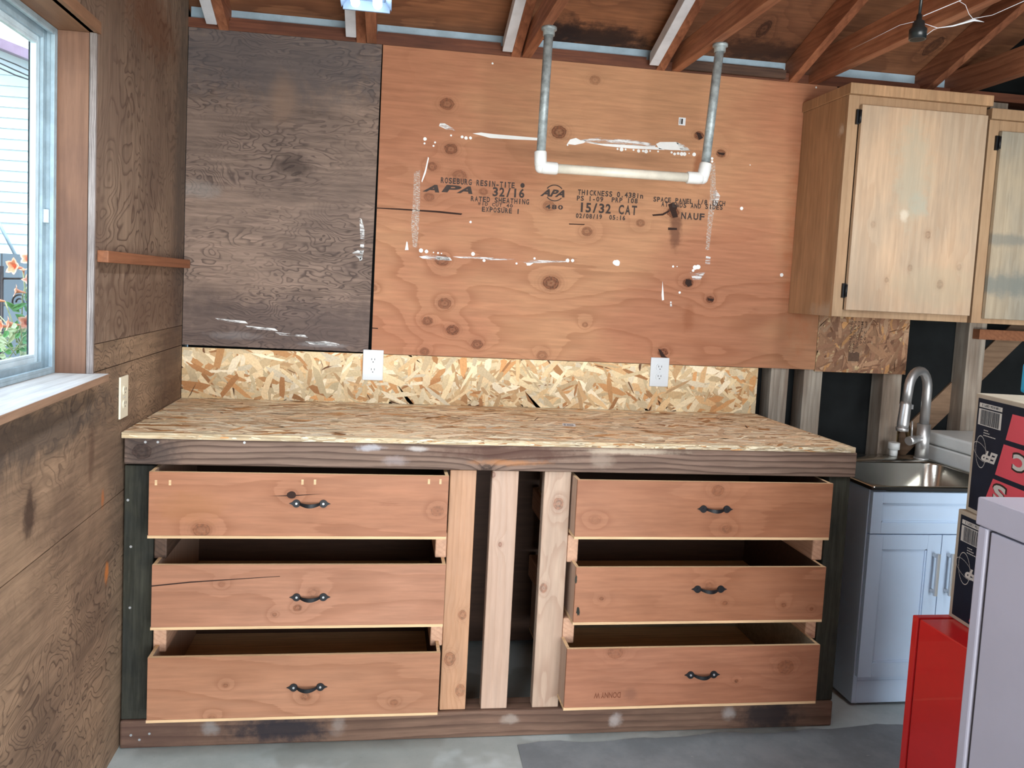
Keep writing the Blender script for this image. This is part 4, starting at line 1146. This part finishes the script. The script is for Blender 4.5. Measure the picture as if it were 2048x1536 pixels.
for k in range(len(v0)):
    t.b.faces.new((v0[k], v0[(k + 1) % len(v0)], v1[(k + 1) % len(v0)], v1[k]))
obj('edge_gasket', t, M['slot'], o)['label'] = 'black sealing strip round the rim'
# tap
fx = empty('kitchen_tap', (3.14, -.105, zt), 'Brushed nickel gooseneck pull-down tap standing on the sink', 'tap')
X, Yt = 3.14, -.105
t = BM(); t.tube([(X, Yt, zt), (X, Yt, zt + .006)], .030, 20); t.tube([(X, Yt, zt + .006), (X, Yt, zt + .155)], .027, 20); obj('body', t, M['chrome'], fx)
t = BM(); pts = [(X, Yt, zt + .155), (X, Yt, zt + .30)]
dirv = Vector((-.135, -.06, 0)); R0 = dirv.length / 2; cc = Vector((X, Yt, zt + .305)) + dirv / 2
for k in range(13):
    q = math.pi * k / 12; pts.append(cc - dirv / 2 * math.cos(q) + Vector((0, 0, .085 * math.sin(q))))
end = Vector((X, Yt, zt + .305)) + dirv
pts += [end + dirv * .05 + Vector((0, 0, -.05))]
t.tube(pts, .0195, 18); obj('gooseneck', t, M['chrome'], fx)
t = BM(); E0 = end + dirv * .05 + Vector((0, 0, -.048)); E1 = end + dirv * .13 + Vector((0, 0, -.16)); t.tube([E0, E0.lerp(E1, .1), E0.lerp(E1, .85), E1], [.0200, .0225, .0235, .022], 18); o = obj('spray_head', t, M['chrome'], fx)
t = BM(); t.tube([E1 + Vector((0, 0, .004)), E1 + Vector((0, 0, -.012))], [.026, .024], 18); obj('nozzle', t, M['chrome'], o)
t = BM(); t.tube([(X, Yt, zt + .095), (X - .085, Yt - .03, zt + .085)], .015, 16); t.tube([(X - .06, Yt - .022, zt + .09), (X - .092, Yt - .033, zt + .083)], .019, 16); t.tube([(X - .075, Yt - .027, zt + .10), (X - .078, Yt - .027, zt + .17)], .004, 10); obj('lever_handle', t, M['chrome'], fx)
# valve behind the tap
v = empty('water_valve', (3.06, .0, .9), 'Dark brass water valve with pipe on the wall behind the tap', 'valve')
t = BM(); t.tube([(3.13, .06, .7), (3.13, .06, 1.07)], .012, 12); t.tube([(3.13, .07, 1.0), (3.13, .0, 1.0)], .016, 12); t.ball((3.13, .02, 1.0), .022); t.tube([(3.13, .0, 1.0), (3.13, -.03, .93)], .012, 10); obj('valve_body', t, M['brass'], v)
t = BM(); t.box(3.10, 3.16, .0, .02, 1.055, 1.075); obj('lever', t, M['tag'], v)
v2 = BM(); v2.tube([(3.045, -.050, zt + .0005), (3.045, -.050, zt + .03)], .017, 14); v2.tube([(3.045, -.050, zt + .03), (3.045, -.050, zt + .06)], .024, 14)
tag(obj('soap_dispenser', v2, M['pvc']), 'Small white capped fitting beside the tap on the sink deck', 'dispenser')

# washer behind
wx0, wx1, wy0, wy1, wz = 3.215, 3.85, -.62, .0, .965
r = empty('washing_machine', (3.53, -.3, 0), 'White enamel washing machine right of the sink, mostly hidden by boxes', 'washing machine')
t = BM(); t.box(wx0, wx1, wy0, wy1, .015, wz - .058); obj('body', t, M['pvc'], r, bevel=.008)
t = BM(); t.box(wx0 - .002, wx1 + .002, wy0 - .004, wy1, wz - .055, wz); obj('lid', t, M['pvc'], r, bevel=.010, seg=3)
t = BM()
for x in (wx0 + .05, wx1 - .05):
    for y in (wy0 + .05, wy1 - .05):
        t = BM(); t.tube([(x, y, .0005), (x, y, .016)], .02, 10); obj('foot', t, M['slot'], r)

# ------------------------------------------------------------------ red locker, boxes, grey cabinet
rx0, rx1, ry0, ry1, rz = 2.317, 2.80, -1.66, -1.2, .630
r = empty('red_locker', (2.55, -1.43, 0), 'Glossy red metal locker under the stacked boxes, right foreground', 'locker')
t = BM(); t.box(rx0 + .001, rx1, ry0, ry1 - .029, .001, rz); obj('body', t, M['red'], r, bevel=.003)
t = BM(); t.box(rx0, rx1, ry1 - .024, ry1, .004, rz + .001); obj('door', t, M['red'], r, bevel=.003)
t = BM(); t.box(rx0 + .006, rx1 - .01, ry1 - .0288, ry1 - .0242, .01, rz - .006)
obj('door_seal', t, M['gap'], r)


def efp_box(cx, cy, ang, L, Wd, z0, h, label, upper):
    """cx, cy = far left corner; printed side runs from there toward the camera"""
    a = math.radians(ang)
    d = Vector((-math.sin(a), -math.cos(a), 0)); s = Vector((math.cos(a), -math.sin(a), 0)); O = Vector((cx, cy, z0))
    r = empty('cardboard_box', O + d * L / 2 + s * Wd / 2, label, 'box', 'printed cardboard boxes')
    t = BM(); pts = [O, O + d * L, O + d * L + s * Wd, O + s * Wd]; t.prism(pts, (0, 0, h)); obj('carton', t, M['card'], r, bevel=.003)
    N = -s
    f0 = O + N * .0006
    def q(bm, u0, u1, v0, v1, m=0, k=0.0, sk=0.0):
        bm.poly([f0 + N * k + d * (u + (sk if v == v1 else 0)) + Vector((0, 0, v)) for u, v in ((u0, v0), (u1, v0), (u1, v1), (u0, v1))], m)
    t = BM(); q(t, .014, L - .014, .012, h - .012, 0); o = obj('printed_side', t, M['card_black'], r, recalc=False); o['label'] = 'black printed side with upside-down lettering'
    t = BM()
    q(t, .022, .125, h - .036, h - .024, 0, .0004)                                    # number line
    q(t, .022, .125, h - .085, h - .040, 0, .0004)                                    # barcode ground
    random.seed(21)
    u = .032
    while u < .115:
        w = random.choice((.0012, .002, .003)); q(t, u, u + w, h - .083, h - .042, 1, .0008); u += w + random.choice((.0014, .002))
    up, rt = Vector((0, 0, -1)), -d
    FO = f0 + N * .0009
    def tx(s_, ur, vt, w, hh, m=0, bold=False, shear=0.0):   # ur = far-left start in reading (right end in the photo), inverted lettering
        text_mesh(t, s_, 0, w, 0, hh, m=m, bold=bold, shear=shear, frame=(FO + d * ur + Vector((0, 0, vt)), rt, up))
    tx('1 08 0156 12071 3', .115, h - .026, .08, .007, 1)
    tx('EFP', .118, h - .150, .062, .030, 0, True, .2)
    for j, ln in enumerate((.058, .034, .026)):
        for k in range(int(ln / .007)):
            q(t, .052 + k * .007, .0575 + k * .007, h - .112 + j * .007, h - .1095 + j * .007, 0, .0004)
    c = FO + d * .048 + Vector((0, 0, h - .158))
    for rx_, rz_, tl in ((.024, .045, 10), (.040, .020, -25)):
        for k in range(28):
            q0, q1 = (2 * math.pi * (k + e) / 28 for e in (0, .9)); ta = math.radians(tl); P_ = []
            for qq, kk in ((q0, 1), (q1, 1), (q1, .95), (q0, .95)):
                X_, Z_ = rx_ * kk * math.cos(qq), rz_ * kk * math.sin(qq)
                P_.append(c + d * (X_ * math.cos(ta) - Z_ * math.sin(ta)) + Vector((0, 0, X_ * math.sin(ta) + Z_ * math.cos(ta))))
            t.poly(P_, 0)
    obj('print', t, [M['print_w'], M['card_black']], o, recalc=False)
    t = BM()
    # slanted red panels
    sk = .018
    q(t, .150, L - .016, h - .105, h - .034, 0, .0004, sk); q(t, .120, L - .016, h - .205, h - .118, 0, .0004, sk + .006); q(t, .085, L - .016, .05 if upper else .02, h - .218, 0, .0004, sk + .010)
    for (u, v) in ((.235, h - .135), (.165, h - .232)):
        text_mesh(t, 'S' if u < .2 else 'C', 0, .062, 0, .052, m=1, bold=True, frame=(f0 + N * .0012 + d * (u + .012) + Vector((0, 0, v + .008)), -d, Vector((0, 0, -1))))
        text_mesh(t, 'S' if u < .2 else 'C', 0, .052, 0, .042, m=2, bold=True, frame=(f0 + N * .0018 + d * (u + .007) + Vector((0, 0, v + .003)), -d, Vector((0, 0, -1))))
    text_mesh(t, 'in', 0, .02, 0, .012, m=1, bold=True, frame=(f0 + N * .0012 + d * .27 + Vector((0, 0, h - .075)), -d, Vector((0, 0, -1))))
    obj('red_panel', t, [M['card_red'], M['slot'], M['print_w']], o, recalc=False)
    return r


efp_box(2.424, -1.208, 4, .42, .33, .6305, .315, 'Black and red printed cardboard box on the red locker, lower of the two', False)
efp_box(2.434, -1.222, 10, .42, .34, .9465, .335, 'Black and red printed cardboard box stacked on top, with barcode and upside-down letters', True)
q = at(2037, 785, 2, 1.283)
t = BM(); t.box(q.x, q.x + .22, q.y - .16, q.y + .0, 1.2825, 1.37); t2 = obj('tool_case', t, M['cyan'], bevel=.01, seg=3); tag(t2, 'Bright cyan plastic case on the top cardboard box', 'case')

g = at(1960, 993, 1, -1.72)
gx0, gx1, gy0, gy1, gz = g.x, g.x + .52, -2.35, -1.72, g.z
r = empty('grey_cabinet', (gx0 + .26, -2.03, 0), 'Pale lilac grey metal cabinet in the right foreground', 'cabinet')
t = BM(); t.box(gx0 + .004, gx1, gy0, gy1 - .034, .001, gz - .066); obj('body', t, M['lilac'], r, bevel=.003)
t = BM(); t.box(gx0, gx1, gy1 - .027, gy1 - .002, .02, gz - .062); obj('door', t, M['lilac'], r, bevel=.004)
t = BM(); t.box(gx0 + .008, gx1 - .02, gy1 - .0336, gy1 - .0274, .03, gz - .068); obj('door_seal', t, M['gap'], r)
t = BM(); t.box(gx0 - .004, gx1 + .004, gy0 - .004, gy1 + .002, gz - .060, gz); obj('top_cover', t, M['lilac'], r, bevel=.004)

# ------------------------------------------------------------------ floor mat with a ragged edge
t = BM(); pts = []
p, q = at(1035, 1491, 2, 0), at(1830, 1449, 2, 0)
for i in range(41):
    u = i / 40; v = p.lerp(q, u); pts.append((v.x, v.y + .012 * math.sin(u * 23) * math.sin(u * 7 + 1) + random.uniform(-.003, .003), .0008))
e = at(1046, 1536, 2, 0); dl = (e - p)
pts += [(q.x + .5, -3.5, .0008), (p.x + dl.x * 14, p.y + dl.y * 14, .0008)]
t.prism(pts, (0, 0, .0022)); tag(obj('floor_mat', t, M['mat']), 'Dark grey floor mat with a ragged edge in front of the bench', 'mat')

# ------------------------------------------------------------------ outside the window
b = BM(); b.box(-30, 30, -30, 30, -.3, -.12); struct('floor.001', b, M['grass'])
YH = 5.0
hs = empty('neighbor_house', (-3.5, 6.5, 0), 'White sided neighbouring house seen through the window', 'house')
ra, rb = at(0, 101, 1, YH), at(68, 128, 1, YH); sl = (rb.z - ra.z) / (rb.x - ra.x)


def rake_z(x, o=0):
    return ra.z + sl * (x - ra.x) + o


b = BM(); z = 0.0; xl, xr = -6.5, -.5
while z < 6:
    if z > rake_z(xl):
        break
    xe = min(xr, ra.x + (z + .1 - ra.z) / sl)
    b.hexa([(xl, YH - .014, z), (xe, YH - .014, z), (xe, YH + .05, z), (xl, YH + .05, z), (xl, YH, z + .1), (xe, YH, z + .1), (xe, YH + .05, z + .1), (xl, YH + .05, z + .1)])
    z += .1
obj('siding', b, M['siding'], hs)
b = BM(); b.prism([(xl, YH + .02, 0), (xr, YH + .02, 0), (xr, YH + .02, rake_z(xr)), (xl, YH + .02, rake_z(xl))], (0, 3, 0)); obj('wall', b, M['siding'], hs)
b = BM(); b.prism([(xl, YH - .02, rake_z(xl, -.16)), (xr + .3, YH - .02, rake_z(xr + .3, -.16)), (xr + .3, YH - .02, rake_z(xr + .3)), (xl, YH - .02, rake_z(xl))], (0, .02, 0)); obj('rake_board', b, M['siding'], hs)
b = BM(); b.prism([(xl, YH - .25, rake_z(xl)), (xr + .4, YH - .25, rake_z(xr + .4)), (xr + .4, YH - .25, rake_z(xr + .4, .09)), (xl, YH - .25, rake_z(xl, .09))], (0, 3.5, 0)); obj('roof', b, M['rake'], hs)
YB = 3.0
b = BM(); b.box(-6, .5, YB, YB + .2, -.12, at(30, 508, 1, YB).z); tag(obj('block_wall', b, M['cmu']), 'Grey concrete block garden wall beyond the window', 'wall')
for k, (A, B_, C_) in enumerate([((-40, 100), (30, 128), (90, 155)), ((-40, 108), (30, 140), (90, 166)), ((-40, 118), (30, 150), (90, 170))]):
    t = BM(); t.tube([at(*A, 1, 4.2), at(*B_, 1, 4.2), at(*C_, 1, 4.2)], .006, 5)
    tag(obj('utility_wire', t, M['cord']), ['Topmost', 'Middle', 'Lowest'][k] + ' of three dark utility wires crossing the white siding', 'wire', 'utility wires')
t = BM(); t.tube([at(-30, 392, 1, 3.6), at(34, 516, 1, 3.6)], .014, 8); tag(obj('leaning_pole', t, M['alu_d']), 'Thin grey leaning pole in front of the white siding', 'pole')
t = BM(); A, B_ = at(3, 532, 1, 1.6), at(0, 660, 1, 1.6); t.tube([A, Vector((A.x, A.y, -.1))], .012, 8)
t.tube([at(-40, 557, 1, 1.6), at(120, 557, 1, 1.6)], .006, 6)
c = at(38, 605, 1, 1.6); t.tube([c + Vector((math.cos(a) * .045 * (1 - a / 14), 0, math.sin(a) * .05 * (1 - a / 14))) for a in [k * .35 for k in range(28)]], .005, 6)
t.tube([at(38, 557, 1, 1.6) + Vector((.045, 0, 0)), c + Vector((.045, 0, 0))], .004, 6)
tag(obj('iron_trellis', t, M['black_iron']), 'Black wrought iron trellis with a scroll behind the flowers', 'trellis')

vine = empty('trumpet_vine', at(40, 745, 1, .6).xy.to_3d(), 'Trumpet vine with orange flowers climbing outside the window', 'vine')
random.seed(5)


def fl(px, py, y, size, dirv):
    c = at(px, py, 1, y); d = Vector(dirv).normalized(); a = d.orthogonal().normalized(); e = d.cross(a)
    t = BM(); rings = []
    prof = [(-1.5, .10), (-1.0, .18), (-.4, .30), (0, .46), (.18, .8), (.2, 1.05)]
    for x, rad in prof:
        ring = []
        for k in range(20):
            q = 2 * math.pi * k / 20; lob = 1 + (.22 * math.cos(5 * q) if rad > .7 else 0)
            ring.append(t.b.verts.new(c + d * size * (x + (.12 * math.cos(5 * q) if rad > 1 else 0)) + (a * math.cos(q) + e * math.sin(q)) * rad * lob * size))
        rings.append(ring)
    for i in range(len(rings) - 1):
        for k in range(20):
            f = t.b.faces.new((rings[i][k], rings[i][(k + 1) % 20], rings[i + 1][(k + 1) % 20], rings[i + 1][k])); f.smooth = True; f.material_index = 1 if i == 4 else 0
    obj('flower', t, [M['petal'], M['petal_in']], vine, recalc=False)
    return c - d * size * 1.5


ends = [fl(27, 533, .5, .032, (-.4, -.9, .1)), fl(57, 518, .55, .030, (.3, -.8, .5)), fl(60, 560, .45, .026, (.1, -.6, .6)), fl(33, 582, .5, .024, (-.9, -.5, .2)), fl(47, 540, .52, .014, (0, -.3, 1)),
        fl(18, 648, .45, .028, (-.8, -.5, .1)), fl(55, 645, .5, .032, (.3, -.9, .2)), fl(2, 652, .5, .026, (-.6, -.7, .1)), fl(-12, 600, .5, .03, (-.6, -.7, .1))]
t = BM(); root = Vector((vine.location.x, vine.location.y, -.12))
hub = [at(45, 590, 1, .58), at(42, 690, 1, .55)]
for i, e_ in enumerate(ends):
    hb = hub[0] if i < 5 else hub[1]
    t.tube([e_, e_.lerp(hb, .5) + Vector((0, .02, -.03)), hb, hub[1]], .003, 6)
t.tube([hub[1], hub[1].lerp(root, .4) + Vector((.03, .02, 0)), root], .008, 8)
for i in range(34):
    A = at(random.uniform(-10, 68), random.uniform(665, 745), 1, random.uniform(.35, .65)); B_ = A + Vector((random.uniform(-.12, .12), random.uniform(-.05, .05), random.uniform(-.1, .1)))
    t.tube([A, A.lerp(B_, .5) + Vector((0, 0, random.uniform(-.03, .03))), B_], .0022, 5)
obj('stem', t, M['stem'], vine)
t = BM()


def leaf(bm, c, L, w, d, m=0):
    d = Vector(d).normalized(); s = d.cross(Vector((0, -1, .3))).normalized(); n = d.cross(s) * L * .12
    pts = [c, c + d * L * .3 + s * w, c + d * L * .7 + s * w * .7, c + d * L, c + d * L * .7 - s * w * .7, c + d * L * .3 - s * w]
    bm.poly([pts[0], pts[1], pts[2], pts[3], c + d * L * .5 + n], m); bm.poly([pts[3], pts[4], pts[5], pts[0], c + d * L * .5 + n], m)


for px, py, dx, dz in ((22, 618, .7, .3), (30, 628, .9, -.5), (48, 610, .6, -.6), (58, 620, .8, -.2), (40, 625, -.5, .4), (62, 605, .2, .8), (35, 640, -.2, -.9), (50, 600, .4, .7)):
    leaf(t, at(px, py, 1, .52), .075, .014, (dx, 0, dz), 0)
for i in range(60):
    leaf(t, at(random.uniform(-15, 66), random.uniform(655, 750), 1, random.uniform(.35, .7)), random.uniform(.03, .06), .012, (random.uniform(-1, 1), random.uniform(-.5, .5), random.uniform(-1, .6)), random.choice((0, 1, 1)))
tag(obj('leaf', t, [M['leaf'], M['leaf_pale']], vine, recalc=False))['kind'] = 'stuff'
